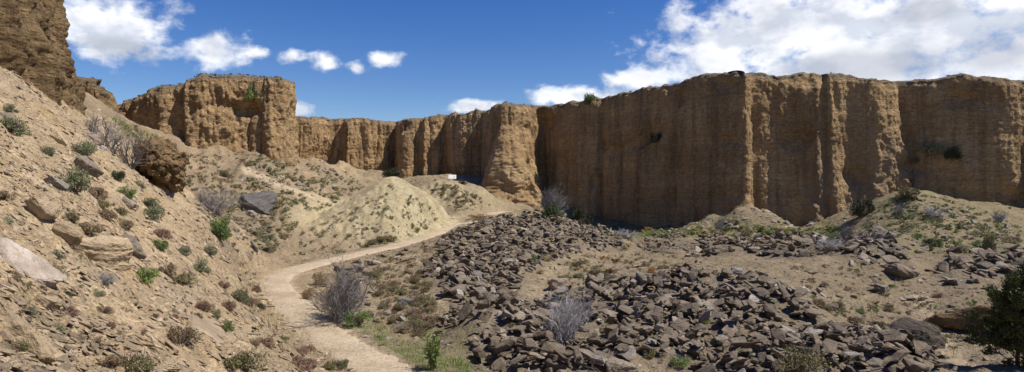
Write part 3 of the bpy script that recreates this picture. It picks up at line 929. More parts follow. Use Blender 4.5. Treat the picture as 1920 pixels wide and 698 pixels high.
def boulder_mesh(name, seed, dims, mat, sub=4, amp=0.06, freq=2.2, n=12, strata=0.05, boxy=0.55, pts=None):
    r = np.random.default_rng(seed)
    bm = bmesh.new()
    for p in (pts or ()): bm.verts.new(p)
    for i in range(0 if pts else n):
        v = r.normal(size=3); v /= np.linalg.norm(v)
        v = np.sign(v) * np.abs(v) ** boxy
        v *= r.uniform(0.85, 1.0) / np.abs(v).max()
        bm.verts.new((v * 0.5).tolist())
    res = bmesh.ops.convex_hull(bm, input=bm.verts)
    bmesh.ops.delete(bm, geom=[g for g in res['geom_interior'] if isinstance(g, bmesh.types.BMVert)], context='VERTS')
    bmesh.ops.bevel(bm, geom=bm.edges[:], offset=0.05, segments=1, affect='EDGES', profile=0.5, clamp_overlap=True)
    bmesh.ops.triangulate(bm, faces=bm.faces)
    for k in range(sub):
        es = [e for e in bm.edges if e.calc_length() > 0.06]
        if es: bmesh.ops.subdivide_edges(bm, edges=es, cuts=1)
        bmesh.ops.triangulate(bm, faces=bm.faces)
    bmesh.ops.recalc_face_normals(bm, faces=bm.faces)
    bm.normal_update()
    co = np.array([v.co[:] for v in bm.verts]); no = np.array([v.normal[:] for v in bm.verts])
    d = amp * fbm(co[:, 0] * freq + seed, co[:, 1] * freq, co[:, 2] * freq, 5, 0.55)
    d += strata * perlin(co[:, 0] * 1.5 + seed, co[:, 1] * 1.5, co[:, 2] * 11) + 0.4 * strata * perlin(co[:, 0] * 3, co[:, 1] * 3 + seed, co[:, 2] * 27)
    co = (co + no * d[:, None]) * np.array(dims)
    fcs = np.array([[v.index for v in f.verts] for f in bm.faces])
    bm.free()
    return mesh_np(name, co, fcs, M[mat], False)


# px, py, width px, dims ratio (w,d,h), material, rotation, label, name
BOULD = [
    (42, 490, 128, (1, .62, .30), 'quartz', (0.25, 0.42, 0.1), 'large white quartz streaked slab at the left edge, tilted down to the right', 'boulder'),
    (190, 474, 78, (1, .8, .66), 'rock_ochre', (0.1, -0.12, 0.2), 'rounded tan layered boulder with a dark shadow under it on the left slope', 'boulder'),
    (243, 466, 56, (1, .7, .5), 'rock_tan', (0.1, 0.5, 0.3), 'grey brown slab leaning against the right of the rounded tan boulder', 'boulder'),
    (222, 497, 36, (1, .7, .5), 'rock_ochre', (0.0, -0.2, 0.9), 'small tan wedge stone just below the rounded tan boulder', 'boulder'),
    (78, 396, 52, (1, .7, .95), 'rock_sand', (0.3, 0.5, 0.4), 'pale grey angular boulder above the white quartz slab', 'boulder'),
    (126, 446, 44, (1, .6, 1.0), 'rock_ochre', (0.5, 0.2, 0.2), 'yellow weathered block between the white slab and the rounded tan boulder', 'boulder'),
    (103, 347, 36, (1, .7, .6), 'rock_pale', (0.1, 0.3, 0.5), 'pale block left of the tall grey green shrub', 'boulder'),
    (162, 317, 42, (1, .62, .58), 'rock_tan', (0.15, 0.45, 0.2), 'smooth grey brown boulder tilted downhill on the upper left slope', 'boulder'),
    (178, 266, 30, (1, .8, .8), 'rock_tan', (0, 0.1, 0.2), 'brown squarish boulder at the top of the left slope beside dead branches', 'boulder'),
    (193, 281, 11, (1, .9, 1), 'rock_pale', (0, 0, 0), 'small whitish cube of stone right of the brown squarish boulder', 'boulder'),
    (18, 221, 36, (1, .6, .32), 'rock_tan', (0.0, 0.35, 0), 'long brown slab below the uppermost shrub at the left edge', 'boulder'),
    (112, 261, 28, (1, .6, .5), 'rock_ochre', (0.0, 0.5, 0), 'ochre slab high on the left slope under the cliff spur', 'boulder'),
    (140, 287, 22, (1, .6, .3), 'rock_sand', (0.0, 0.3, 0.6), 'flat sandy slab left of the twiggy grey green shrub', 'boulder'),
    (243, 383, 28, (1, .7, .6), 'rock_tan', (0.0, 0.35, 0), 'brown block by the lower end of the dead branches', 'boulder'),
    (88, 574, 34, (1, .8, 1.0), 'rock_ochre', (0.2, 0.4, 0), 'tan jutting block under the lower end of the white quartz slab', 'boulder'),
    (24, 612, 60, (1, .6, .5), 'rock_ochre', (0.4, 0.3, 0.4), 'yellow rock ledge below the white quartz slab at the left edge', 'boulder'),
    (66, 655, 74, (1, .5, .6), 'rock_ochre', (0.4, 0.6, 0.3), 'orange stained slab at the bottom left corner', 'boulder'),
    (385, 618, 120, (1.25, .62, .14), 'rock_sand', (0.50, 0.50, -0.55), 'wide smooth sheet of bare bedrock lying flush in the left slope', 'rock_slab'),
    (487, 388, 58, (1, .7, .66), 'rock_grey', (0.0, -0.15, 0.3), 'big dark grey boulder standing alone in the hollow', 'boulder'),
    (1702, 630, 92, (1, .8, .66), 'rock_brown', (0, 0, 0.1), 'big dark brown boulder with a sloping top at lower right', 'boulder'),
    (1808, 612, 92, (1, .75, .62), 'cliff_dark', (-0.25, 0.0, 0.0), 'brown overhanging outcrop left of the dark tree', 'boulder'),
    (1690, 512, 46, (1, .7, .5), 'rock_dark', (0, 0.35, 0.2), 'large grey slab jutting from the lower end of the short rock spur', 'boulder'),
    (1655, 548, 24, (1, .8, .9), 'rock_tan', (0.2, 0, 0.4), 'brown stone standing below the short rock spur', 'boulder'),
    (1645, 534, 24, (1, .8, .6), 'rock_dark', (0.2, 0.2, 0.9), 'grey stone perched just below the short rock spur', 'boulder'),
    (1235, 525, 24, (1, .8, .9), 'rock_brown', (0.2, 0.1, 0.4), 'dark pointed stone standing on the crest of the near rock heap', 'boulder'),
    (1050, 533, 40, (1, .6, .5), 'rock_tan', (0.0, 0.1, 0.4), 'broad grey brown stone alone on the earth above the near rock heap', 'boulder'),
    (757, 567, 26, (1, .8, .6), 'rock_grey', (0, 0, 0), 'rounded grey stone half buried in the scrubby bank right of the path', 'boulder'),
    (470, 404, 20, (1, .8, .7), 'rock_pale', (0, 0, 0), 'pale stone below the big dark grey boulder', 'boulder'),
    (1345, 470, 30, (1, .8, .6), 'rock_dark', (0, 0, 0.4), 'thick dark stone at the left of the low rock bank', 'boulder'),
    (1330, 575, 62, (1, .6, .28), 'rock_dark', (0.25, 0.05, 0.1), 'long flat dark slab near the top of the near rock heap', 'boulder'),
    (1290, 645, 60, (1, .6, .35), 'rock_tan', (0.25, 0.1, 0.3), 'broad brownish slab in the middle of the near rock heap', 'boulder'),
    (1165, 690, 56, (1, .6, .5), 'rock_tan', (0.1, 0.1, 0.3), 'thick tan brown block at the bottom of the near rock heap', 'boulder'),
]
WEDGE = [(-.5, -.3, -.35), (-.5, .3, -.2), (-.48, 0, -.05), (.1, -.35, .35), (.15, .35, .42), (.32, -.3, .38), (.5, -.2, .05), (.45, .3, .1), (.5, -.35, -.35), (.3, -.45, -.5), (-.3, -.42, -.45), (.2, .4, -.5), (-.3, .4, -.5)]
for i, (px, py, wpx, rat, mat, rot, lab, nm) in enumerate(BOULD):
    w = at(px, py + (0.10 * wpx if nm == 'boulder' else 0))
    wid = wpx / F * w[1]
    dims = np.array(rat) * wid * 1.2
    me = boulder_mesh(nm, 300 + i, dims, mat, sub=4 if wpx > 24 else 3, strata=0.012, n=18 if i % 2 else 14, boxy=0.75, pts=WEDGE if px == 1702 else None)
    o = link(nm, me)
    A = Matrix(align(gnormal(w[0], w[1], 0.8) * 0.5 + np.array([0, 0, 0.5])).tolist()) if nm == 'boulder' else Matrix(align(gnormal(w[0], w[1], 1.2)).tolist())
    e = Euler(rot).to_matrix() if nm == 'boulder' else Euler((0, 0, -0.95)).to_matrix()
    o.matrix_world = Matrix.Translation((w + np.array([0, 0, dims[2] * (0.17 if nm == 'boulder' else 0.02)])).tolist()) @ (A @ e).to_4x4()
    tag(o, lab, 'boulder' if nm == 'boulder' else 'rock slab')

# earth outcrop on the slope's shoulder
me = boulder_mesh('outcrop', 77, (5.2, 2.6, 3.1), 'cliff_dark', sub=7, amp=0.16, freq=3.4, n=22, strata=0.02)
o = link('outcrop', me)
ax = Vector((-9.0, 11.0, 2.6)).normalized(); ay = Vector((0, 0, 1)).cross(ax).normalized(); azv = ax.cross(ay)
o.matrix_world = Matrix.Translation(Vector(w3(306, 318, 37)) + ax * 1.2) @ Matrix((ax, ay, azv)).transposed().to_4x4()
tag(o, 'crumbling brown earth outcrop on the shoulder of the left slope', 'outcrop')
w = at(1795, 600)


# ------------------------------------------------------------------ plants
def leaf_cloud(r, n, dome=0.85, leaf=0.07, lumps=6, lump_r=0.42, fill=0.5, elong=1.6):
    """n small leaf faces gathered in lumps inside a dome of radius 1"""
    c = []
    for i in range(lumps):
        a = r.uniform(0, 6.28); q = r.random() ** 0.5 * (1 - lump_r * 0.7)
        c.append((math.cos(a) * q, math.sin(a) * q, r.uniform(0.15, 0.95) * dome * (1 - 0.5 * q * q)))
    c = np.array(c); rad = r.uniform(0.65, 1.15, lumps) * lump_r
    k = r.integers(0, lumps, n)
    d = r.normal(size=(n, 3)); d /= np.linalg.norm(d, axis=1)[:, None]
    rr_ = (fill + (1 - fill) * r.random(n)) * rad[k] * r.uniform(0.8, 1.12, n)
    p = c[k] + d * rr_[:, None]
    p[:, 2] = np.abs(p[:, 2]) * 1.0
    # leaf quads pointing outward with scatter
    t = d + r.normal(size=(n, 3)) * 0.7 + np.array([0, 0, 0.25]); t /= np.linalg.norm(t, axis=1)[:, None]
    s = np.cross(t, r.normal(size=(n, 3))); s /= np.linalg.norm(s, axis=1)[:, None] + 1e-9
    L_ = leaf * r.uniform(0.6, 1.4, n)[:, None]; W_ = L_ / elong * 0.5
    V = np.stack([p - t * L_ * 0.5, p + s * W_, p + t * L_ * 0.5, p - s * W_], 1)
    return V.reshape(-1, 3), np.arange(n * 4).reshape(n, 4)


def tube(path, r0, r1, sides=3):
    path = np.asarray(path, float); m = len(path)
    t = np.gradient(path, axis=0); t /= np.linalg.norm(t, axis=1)[:, None] + 1e-9
    ref = np.array([0.3, 0.2, 1.0]) if abs(t[0, 2]) < 0.8 else np.array([1.0, 0.1, 0.2])
    a = np.cross(t, ref); a /= np.linalg.norm(a, axis=1)[:, None] + 1e-9
    b = np.cross(t, a)
    rad = np.linspace(r0, r1, m)
    ang = np.arange(sides) / sides * 2 * math.pi
    V = path[:, None, :] + (a[:, None, :] * np.cos(ang)[None, :, None] + b[:, None, :] * np.sin(ang)[None, :, None]) * rad[:, None, None]
    ii = np.arange(m * sides).reshape(m, sides)
    nx = np.roll(ii, -1, 1)
    Fc = np.stack([ii[:-1], nx[:-1], nx[1:], ii[1:]], -1).reshape(-1, 4)
    return V.reshape(-1, 3), Fc


class Acc:
    def __init__(s): s.V = []; s.F = []; s.o = 0
    def add(s, V, Fc): s.V.append(V); s.F.append(Fc + s.o); s.o += len(V)
    def mesh(s, name, mat, smooth=False): return mesh_np(name, np.concatenate(s.V), np.concatenate(s.F), M[mat], smooth)


def branches(r, acc, origin, direction, length, rad, level, maxlevel, spread=0.6, kids=4, up=0.15, segs=5, wob=0.18, tips=None, sides=3):
    d = np.array(direction, float); d /= np.linalg.norm(d)
    p = np.array(origin, float); pts = [p.copy()]
    for i in range(segs):
        d = d + r.normal(size=3) * wob + np.array([0, 0, up * (0.5 if level else 1)])
        d /= np.linalg.norm(d)
        p = p + d * length / segs
        pts.append(p.copy())
    acc.add(*tube(pts, rad, rad * 0.45, sides))
    if level >= maxlevel:
        if tips is not None: tips.append((pts[-1], d)); tips.append((pts[-2], d))
        return
    for k in range(kids):
        j = r.integers(1, segs + 1)
        nd = d + r.normal(size=3) * spread
        branches(r, acc, pts[j], nd, length * r.uniform(0.45, 0.75), rad * 0.55, level + 1, maxlevel, spread, kids, up, segs, wob, tips, sides)


def bare_bush_mesh(seed, mat, stems=14, kids=4, maxlevel=2, spread=0.55, rad=0.02, tilt=0.9, up=0.10, squash=1.0):
    """radius about 1, height about 1.4"""
    r = np.random.default_rng(seed); acc = Acc()
    for i in range(stems):
        a = r.uniform(0, 6.28); k = r.uniform(0.1, tilt)
        branches(r, acc, (math.cos(a) * 0.10, math.sin(a) * 0.10, -0.05), (math.cos(a) * k, math.sin(a) * k, squash), r.uniform(0.6, 0.95), rad, 0, maxlevel, spread, kids, up)
    return acc.mesh('branches', mat)


SHM = {}


def shrub_mesh(kind, var, big):
    key = (kind, var, big)
    if key not in SHM:
        r = np.random.default_rng(hash((kind, var, big)) % 1000 if False else (sum(map(ord, kind)) * 7 + var * 31 + big * 401))
        n = 2600 if big else 420
        V, Fc = leaf_cloud(r, n, dome=0.8, leaf=0.11 if big else 0.2, lumps=9 if big else 6, lump_r=0.40, fill=0.55, elong=2.2)
        SHM[key] = mesh_np('foliage', V, Fc, M[kind])
    return SHM[key]


STM = {}


def stem_mesh(var):
    if var not in STM:
        r = np.random.default_rng(900 + var); acc = Acc()
        for i in range(16):
            a = r.uniform(0, 6.28); k = r.uniform(0.2, 1.3)
            branches(r, acc, (0, 0, -0.1), (math.cos(a) * k, math.sin(a) * k, 0.9), r.uniform(0.6, 0.95), 0.035, 0, 1, 0.6, 3)
        STM[var] = acc.mesh('stems', 'twig_brown')
    return STM[var]


def place(o, w, scale, n=None, yaw=None):
    A = Matrix(align((n * 0.3 + np.array([0, 0, 0.7])) if n is not None else (0, 0, 1)).tolist())
    yaw = rng.uniform(0, 6.28) if yaw is None else yaw
    o.matrix_world = Matrix.Translation(w.tolist() if hasattr(w, 'tolist') else w) @ (A @ Euler((0, 0, yaw)).to_matrix()).to_4x4() @ Matrix.Diagonal((*scale, 1))


def shrub(w, wid, kind, label, group=None, big=True, hfac=1.0, name='shrub', cat='shrub'):
    var = int(rng.integers(0, 4))
    n = gnormal(w[0], w[1])
    k = 0.66 if group is None else 0.54
    s = (wid * k, wid * k, wid * k * 1.1 * hfac * rng.uniform(0.85, 1.15))
    if big:
        o = empty(name); place(o, w - np.array([0, 0, 0.02 * wid]), s, n)
        link('foliage', shrub_mesh(kind, var, 1), o); link('stems', stem_mesh(var), o)
    else:
        o = link(name, shrub_mesh(kind, var, 0)); place(o, w - np.array([0, 0, 0.02 * wid]), s, n)
    return tag(o, label, cat, group)


# shrubs one can tell apart on the left slope: px, py (base middle), width px, kind, height factor, label
SLS = [
    (28, 248, 42, 'greygreen', .9, 'broad grey green cushion shrub below the long brown slab at the left edge'),
    (17, 208, 22, 'greygreen', .9, 'uppermost small grey green shrub at the left edge'),
    (85, 288, 22, 'greygreen', 1.0, 'small grey green shrub alone on the stony upper left slope'),
    (150, 288, 38, 'greygreen', .9, 'grey green shrub above the smooth grey brown boulder'),
    (137, 358, 46, 'greygreen', 1.3, 'tall grey green shrub right of the pale block on the left slope'),
    (221, 336, 22, 'darkgreen', 1.2, 'dark green shrub below the dead branches'),
    (237, 368, 24, 'green', 1.1, 'fresh green shrub left of the brown block on the left slope'),
    (262, 352, 20, 'greygreen', 1.0, 'small green cushion directly below the earth outcrop'),
    (283, 386, 28, 'greygreen', 1.0, 'upper of two touching green shrubs below the earth outcrop'),
    (284, 408, 34, 'greygreen', 1.0, 'lower of two touching green shrubs below the earth outcrop'),
    (6, 372, 28, 'drybrown', 1.0, 'dark brown shrub cut off by the left edge'),
    (132, 412, 28, 'olive', 1.0, 'round dark olive shrub above the yellow weathered block'),
    (165, 438, 38, 'drybrown', .9, 'brown shrub just above the rounded tan boulder'),
    (178, 372, 32, 'drybrown', 1.0, 'brown shrub below the tall grey green shrub'),
    (192, 388, 24, 'olive', .9, 'olive brown shrub between the brown shrub and the tan boulder'),
    (197, 410, 32, 'drybrown', .9, 'low brown shrub above right of the rounded tan boulder'),
    (226, 402, 24, 'olive', .9, 'small olive shrub above the leaning grey brown slab'),
    (234, 428, 28, 'drybrown', .9, 'brown shrub over the leaning grey brown slab'),
    (106, 520, 30, 'olive', 1.3, 'straggly olive shrub at the right end of the white quartz slab'),
    (298, 466, 28, 'green', .9, 'low bright green cushion right of the leaning slab'),
    (271, 528, 36, 'bright', 1.0, 'bright green shrub below the rounded tan boulder'),
    (312, 514, 28, 'drybrown', 1.0, 'dry brown shrub right of the bright green shrub'),
    (346, 532, 40, 'olive', 1.0, 'large dark olive shrub above the bare bedrock sheet'),
    (373, 508, 30, 'greygreen', 1.0, 'grey green shrub touching the large dark olive shrub'),
    (304, 444, 26, 'redbrown', 1.2, 'dark red brown shrub over the low bright green cushion'),
    (342, 478, 22, 'greygreen', 1.0, 'green shrub beside a flat pale stone in mid slope'),
    (392, 478, 24, 'greygreen', 1.0, 'grey green shrub alone near the far edge of the left slope'),
    (418, 540, 20, 'redbrown', .9, 'small reddish shrub above the pair of reddish cushions'),
    (382, 580, 28, 'redbrown', 1.0, 'reddish cushion at the upper corner of the bedrock sheet'),
    (427, 580, 26, 'redbrown', .9, 'reddish cushion left of a grey green one near the slope foot'),
    (450, 566, 30, 'greygreen', 1.0, 'grey green cushion right of the reddish one near the slope foot'),
    (405, 594, 20, 'greygreen', 1.2, 'upright grey green shrub on the right rim of the bedrock sheet'),
    (426, 618, 24, 'bright', 1.2, 'yellowish green shrub on the right rim of the bedrock sheet'),
    (486, 578, 16, 'darkgreen', 1.2, 'narrow dark green shrub near the path bend'),
    (480, 548, 20, 'redbrown', 1.0, 'reddish shrub above the narrow dark green shrub'),
    (340, 645, 44, 'drybrown', 1.1, 'dead dark brown shrub left of the bedrock sheet'),
    (456, 694, 64, 'olive', .9, 'biggest olive green shrub at the lower edge of the left slope'),
    (250, 694, 56, 'olive', .9, 'olive shrub at the bottom edge touching a brown one'),
    (216, 684, 36, 'drybrown', .9, 'brown shrub at the bottom edge touching an olive one'),
    (290, 597, 12, 'drybrown', 1.0, 'tiny dry tuft in the middle of the lower left slope'),
    (327, 597, 16, 'redbrown', .9, 'tiny reddish tuft above the dead dark brown shrub'),
    (497, 648, 28, 'redbrown', 1.0, 'reddish shrub below the path bend on the slope foot'),
    (477, 650, 20, 'drybrown', 1.0, 'brown shrub left of the reddish one below the path bend'),
    (640, 690, 28, 'olive', .8, 'olive tuft at the left verge of the path near the bottom'),
    (560, 690, 34, 'redbrown', .9, 'reddish shrub low on the slope foot left of the path'),
]
shr = []     # (w, wid, kind, label, group, hfac)
for (px, py, wpx, kind, hf, lab) in SLS:
    w = at(px, py)
    shr.append((w, wpx / F * w[1], kind, lab, None, hf, 1e3 + wpx))

# scrub scattered over the parts of the site
SCR = [
    ('slope foot', [(440, 470), (505, 545), (560, 610), (650, 690), (560, 700), (470, 610), (430, 520)], 80, (0.2, 0.55), ['redbrown', 'redbrown', 'drybrown', 'olive'], 'on the slope foot left of the path', .9),
    ('left slope', [(0, 260), (120, 300), (300, 420), (430, 480), (470, 600), (300, 690), (20, 690)], 90, (0.10, 0.3), ['drybrown', 'olive', 'redbrown', 'greygreen'], 'on the near left slope', .9),
    ('hollow', [(345, 330), (430, 335), (520, 370), (560, 415), (540, 450), (500, 488), (440, 450), (400, 400), (350, 385)], 420, (0.45, 1.15), ['greygreen', 'olive', 'olive', 'drybrown'], 'in the stony hollow below the bluff', .8),
    ('under bluff', [(440, 290), (560, 300), (660, 325), (690, 350), (600, 395), (520, 385), (470, 345)], 330, (0.5, 1.3), ['greygreen', 'olive', 'olive'], 'beside the far trail below the bluff', .8),
    ('talus', [(340, 290), (400, 285), (440, 310), (430, 345), (345, 340)], 70, (0.5, 1.0), ['drybrown', 'olive', 'redbrown'], 'on the earth fan under the bluff', .7),
    ('mound', [(735, 345), (800, 380), (860, 408), (760, 445), (640, 478), (545, 480), (560, 440), (640, 400)], 220, (0.3, 0.9), ['olive', 'olive', 'drybrown', 'greygreen'], 'on the pale yellow mound', .8),
    ('mound foot', [(600, 488), (640, 472), (760, 440), (830, 415), (850, 425), (760, 450), (660, 480)], 40, (0.7, 1.3), ['olive', 'drybrown', 'greygreen'], 'along the foot of the yellow mound above the path', .8),
    ('second mound', [(800, 345), (850, 345), (925, 385), (900, 395), (850, 395), (820, 370)], 130, (0.4, 1.2), ['olive', 'drybrown', 'olive'], 'on the brown mound with the white board', .8),
    ('bank', [(650, 490), (760, 468), (850, 440), (830, 470), (800, 520), (820, 600), (790, 640), (720, 620), (700, 560)], 420, (0.22, 0.85), ['redbrown', 'drybrown', 'olive', 'olive'], 'on the bank right of the path', .75),
    ('heap tufts', [(860, 440), (1150, 450), (1150, 500), (960, 620), (850, 640), (820, 500)], 26, (0.5, 1.1), ['olive', 'rust', 'drybrown', 'green'], 'growing between stones of the sloping rock heap', .7),
    ('terrace', [(1060, 490), (1200, 450), (1310, 490), (1180, 520), (1040, 540)], 150, (0.25, 1.0), ['olive', 'drybrown', 'rust', 'greygreen'], 'on the bare earth between the rock heaps', .7),
    ('near tufts', [(1010, 560), (1250, 540), (1600, 640), (1640, 690), (1000, 690)], 45, (0.3, 0.7), ['olive', 'green', 'olive'], 'growing between stones of the big rock heap', .8),
    ('right earth', [(1480, 500), (1600, 490), (1720, 540), (1840, 560), (1780, 680), (1640, 620), (1520, 580)], 240, (0.22, 0.75), ['olive', 'drybrown', 'green', 'drybrown'], 'on the bare earth at right', .75),
    ('right mound', [(1640, 395), (1700, 362), (1790, 376), (1915, 425), (1915, 465), (1760, 480), (1700, 450), (1610, 435)], 440, (0.35, 1.1), ['olive', 'greygreen', 'drybrown', 'green'], 'on the right mound under the tall cliff', .75),
    ('cliff foot', [(1110, 428), (1290, 425), (1500, 428), (1600, 430), (1590, 452), (1420, 448), (1290, 440), (1150, 442)], 300, (0.5, 1.4), ['olive', 'rust', 'green', 'bright'], 'along the foot of the tall cliff', .6),
    ('knob slope', [(200, 215), (250, 240), (320, 268), (300, 285), (240, 260)], 45, (0.5, 1.1), ['olive', 'yellow', 'olive', 'drybrown', 'rust'], 'on the saddle between spur and bluff', .8),
]
COLWORD = {'redbrown': 'reddish brown', 'drybrown': 'dry brown', 'olive': 'olive', 'greygreen': 'grey green', 'green': 'green', 'bright': 'bright green', 'rust': 'rust coloured', 'yellow': 'yellow', 'darkgreen': 'dark green'}
for nm, poly, n, (s0, s1), kinds, where, hf in SCR:
    for w in scatter(poly, n, rng):
        if perlin(w[0] / 3.0, w[1] / 3.0, 51) + 0.6 * perlin(w[0] / 1.1, w[1] / 1.1, 52) < rng.uniform(-1.0, 0.1): continue
        if nm in ('hollow', 'under bluff', 'talus') and w[1] < 47: continue
        if bil(PATHD, w[0], w[1]) < 1.35 or bil(TRAILD, w[0], w[1]) < 0.8: continue
        kind = kinds[int(rng.integers(0, len(kinds)))]
        wid = s0 + (s1 - s0) * rng.random() ** 1.7
        lab = f'small {COLWORD[kind]} scrub tuft {where}'
        shr.append((w, wid, kind, lab, f'{COLWORD[kind]} scrub {where}', hf, wid / w[1] * F))
# scrub fringe along the rims
for nm, n, (p0, p1), kinds in (('cliff_bluff', 60, (228, 480), ['drybrown', 'olive', 'darkgreen']), ('cliff', 26, (560, 1900), ['drybrown', 'olive'])):
    q, V, nn = CLIFFPTS[nm]
    ok_ = np.nonzero((q[:, 3] > p0) & (q[:, 3] < p1))[0]
    for i in rng.choice(ok_, n):
        w = V[-7 if rng.random() < .5 else -6, i].copy()
        wid = rng.uniform(0.3, 0.8)
        kind = kinds[int(rng.integers(0, len(kinds)))]
        where = 'on the rim of the bluff' if nm == 'cliff_bluff' else 'on the rim of the long cliff'
        shr.append((w, wid, kind, f'tiny {COLWORD[kind]} tuft {where}', f'{COLWORD[kind]} tufts {where}', .8, wid / w[1] * F))
shr.sort(key=lambda t: -t[6])
for t in shr[:282]:
    big = t[6] >= 1000 or t[6] > 22
    shrub(t[0], t[1], t[2], t[3], t[4], big, t[5])
rest = {}
for t in shr[282:]: rest.setdefault(t[2], []).append(t)
Vs, Fs, Mi, off = [], [], [], 0
kinds = sorted(rest)
for kind in kinds:
    for t in rest[kind]:
        r = np.random.default_rng(int(rng.integers(0, 6)) + sum(map(ord, kind)))
        V, Fc = leaf_cloud(r, 90, 0.8, 0.34, 5, 0.42, 0.55, 2.0)
        s = t[1] * 0.5
        Vs.append(V * np.array([s, s, s * t[5]]) + t[0]); Fs.append(Fc + off); Mi.append(np.full(len(Fc), kinds.index(kind))); off += len(V)
me = mesh_np('scrub', np.concatenate(Vs), np.concatenate(Fs))
for k in kinds: me.materials.append(M[k])
me.polygons.foreach_set('material_index', np.concatenate(Mi).astype(np.int32))
tag(link('scrub', me), 'tiny dry scrub dotted over mounds, banks and cliff rims', 'scrub', kind='stuff')


# bare bushes: px, py base, width px, height px, material, label, (stems,kids,level)
BARE = [
    (642, 602, 108, 94, 'twig_grey', 'large bare grey bush beside the path bend', (24, 5, 3), 'bare_bush', 0.020),
    (1062, 652, 84, 96, 'twig_silver', 'silvery bare bush standing in the big rock heap', (16, 5, 3), 'bare_bush', 0.020),
    (398, 402, 80, 52, 'twig_grey', 'grey leafless bush in the hollow below the earth outcrop', (18, 5, 3), 'bare_bush', 0.018),
    (205, 282, 84, 62, 'twig_grey', 'upper tangle of dead silver branches at the top of the left slope', (14, 4, 2), 'bare_bush', 0.02),
    (244, 314, 62, 72, 'twig_grey', 'lower tangle of dead silver branches left of the earth outcrop', (14, 4, 2), 'bare_bush', 0.02),
    (268, 300, 40, 40, 'twig_brown', 'brown dead branches hanging over the edge of the earth outcrop', (12, 4, 2), 'bare_bush', 0.02),
    (176, 250, 44, 34, 'twig_grey', 'small grey dead bush at the foot of the cliff spur', (12, 4, 2), 'bare_bush', 0.02),
    (1172, 447, 44, 16, 'twig_silver', 'low pale grey bush at the cliff foot beside the green patch', (18, 5, 2), 'bare_bush', 0.02),
    (1556, 468, 50, 24, 'twig_silver', 'rounded pale grey bush at the end of the low rock bank', (20, 5, 2), 'bare_bush', 0.02),
    (1584, 452, 36, 30, 'twig_grey', 'darker grey bush behind the rounded pale one under the cliff', (18, 5, 2), 'bare_bush', 0.02),
    (1685, 405, 22, 24, 'twig_silver', 'small upright pale grey bush on the left of the right mound', (14, 5, 2), 'bare_bush', 0.025),
    (1752, 408, 38, 20, 'twig_silver', 'wide pale grey bush high on the right mound', (18, 5, 2), 'bare_bush', 0.022),
    (1874, 416, 32, 20, 'twig_silver', 'pale grey bush on the right shoulder of the right mound', (16, 5, 2), 'bare_bush', 0.022),
    (1350, 436, 44, 36, 'twig_grey', 'faint brownish bare bush before the broken buttress', (14, 4, 2), 'bare_bush', 0.015),
    (1040, 405, 54, 50, 'twig_grey', 'bare grey bush behind the green bush at the cliff pillar', (18, 5, 3), 'bare_bush', 0.016),
    (200, 455 + 80, 34, 24, 'twig_silver', 'small bleached dead cushion below the rounded tan boulder', (20, 5, 2), 'bare_bush', 0.02),
    (1640, 455, 70, 26, 'twig_silver', 'fallen bleached branches left of the right mound', (14, 4, 2), 'bare_bush', 0.02),
    (1135, 700, 60, 34, 'twig_brown', 'brown dead twigs at the bottom of the big rock heap', (10, 4, 2), 'bare_bush', 0.014),
]
for i, (px, py, wpx, hpx, mat, lab, (st, kd, lv), nm, rad) in enumerate(BARE):
    w = at(px, py)
    me = bare_bush_mesh(500 + i, mat, st, kd, lv, rad=rad)
    co = np.array([v.co[:] for v in me.vertices])
    ex = np.percentile(np.hypot(co[:, 0], co[:, 1]), 86); hz = np.percentile(co[:, 2], 98)
    o = link(nm, me)
    sx = wpx / F * w[1] * 0.5 / ex; sz = hpx / F * w[1] / hz
    place(o, w, (sx, sx, sz), None)
    tag(o, lab, 'bush')


def bush(px, py, wpx, hpx, kind, label, n=3200, leaf=0.10, lumps=12, w=None, twigs='twig_brown', name='bush', dens=None):
    if w is None: w = at(px, py)
    r = np.random.default_rng(int(px * 3 + py))
    V, Fc = leaf_cloud(r, n, 1.0, leaf, lumps, 0.38, 0.45, 2.0)
    sx = wpx / F * w[1] * 0.5; sz = hpx / F * w[1] / 1.25
    o = empty(name); place(o, np.asarray(w), (1, 1, 1))
    link('foliage', mesh_np('foliage', V * np.array([sx, sx, sz]), Fc, M[kind]), o)
    acc = Acc()
    for i in range(12):
        a = r.uniform(0, 6.28); k = r.uniform(0.1, 0.9)
        branches(r, acc, (0, 0, -0.08), (math.cos(a) * k, math.sin(a) * k, 0.9), r.uniform(0.6, 0.9), 0.02, 0, 2, 0.55, 3)
    me = acc.mesh('stems', twigs)
    link('stems', me, o).scale = (sx, sx, sz)
    return tag(o, label, 'bush')


def cliffpt(name, px, py):
    """point on a cliff's face seen at px, py"""
    q, V, nn = CLIFFPTS[name]
    P = V[:-8].reshape(-1, 3)
    a, b = proj(P[:, 0], P[:, 1], P[:, 2])
    d = np.hypot(a - px, b - py)
    near = np.nonzero(d < d.min() + 2)[0]
    return P[near[np.argmin(P[near, 1])]].copy()


bush(412, 450, 56, 46, 'green', 'leafy green bush at the foot of the left slope beside the hollow', 3000, 0.10)
bush(1038, 412, 50, 40, 'green', 'bright green bush at the foot of the cliff pillar', 3000, 0.11)
bush(1090, 424, 44, 40, 'darkgreen', 'dark grey green bush right of the bright one at the cliff foot', 3000, 0.10)
bush(733, 330, 40, 26, 'darkgreen', 'dark bush behind the peak of the yellow mound', 2000, 0.12, w=np.array(w3(733, 338, 100)))
bush(866, 346, 26, 18, 'darkgreen', 'dark shrubs behind the white board', 1500, 0.12, w=np.array(w3(868, 352, 97)))
bush(474, 178, 26, 36, 'bright', 'bright green bush clinging high on the bluff', 1800, 0.14, w=cliffpt('cliff_bluff', 474, 190) + np.array([0, -.3, 0]))
bush(1107, 180, 30, 24, 'green', 'green bush on the rim of the long cliff', 1800, 0.13, w=cliffpt('cliff', 1107, 194) + np.array([0, -.2, 0]))
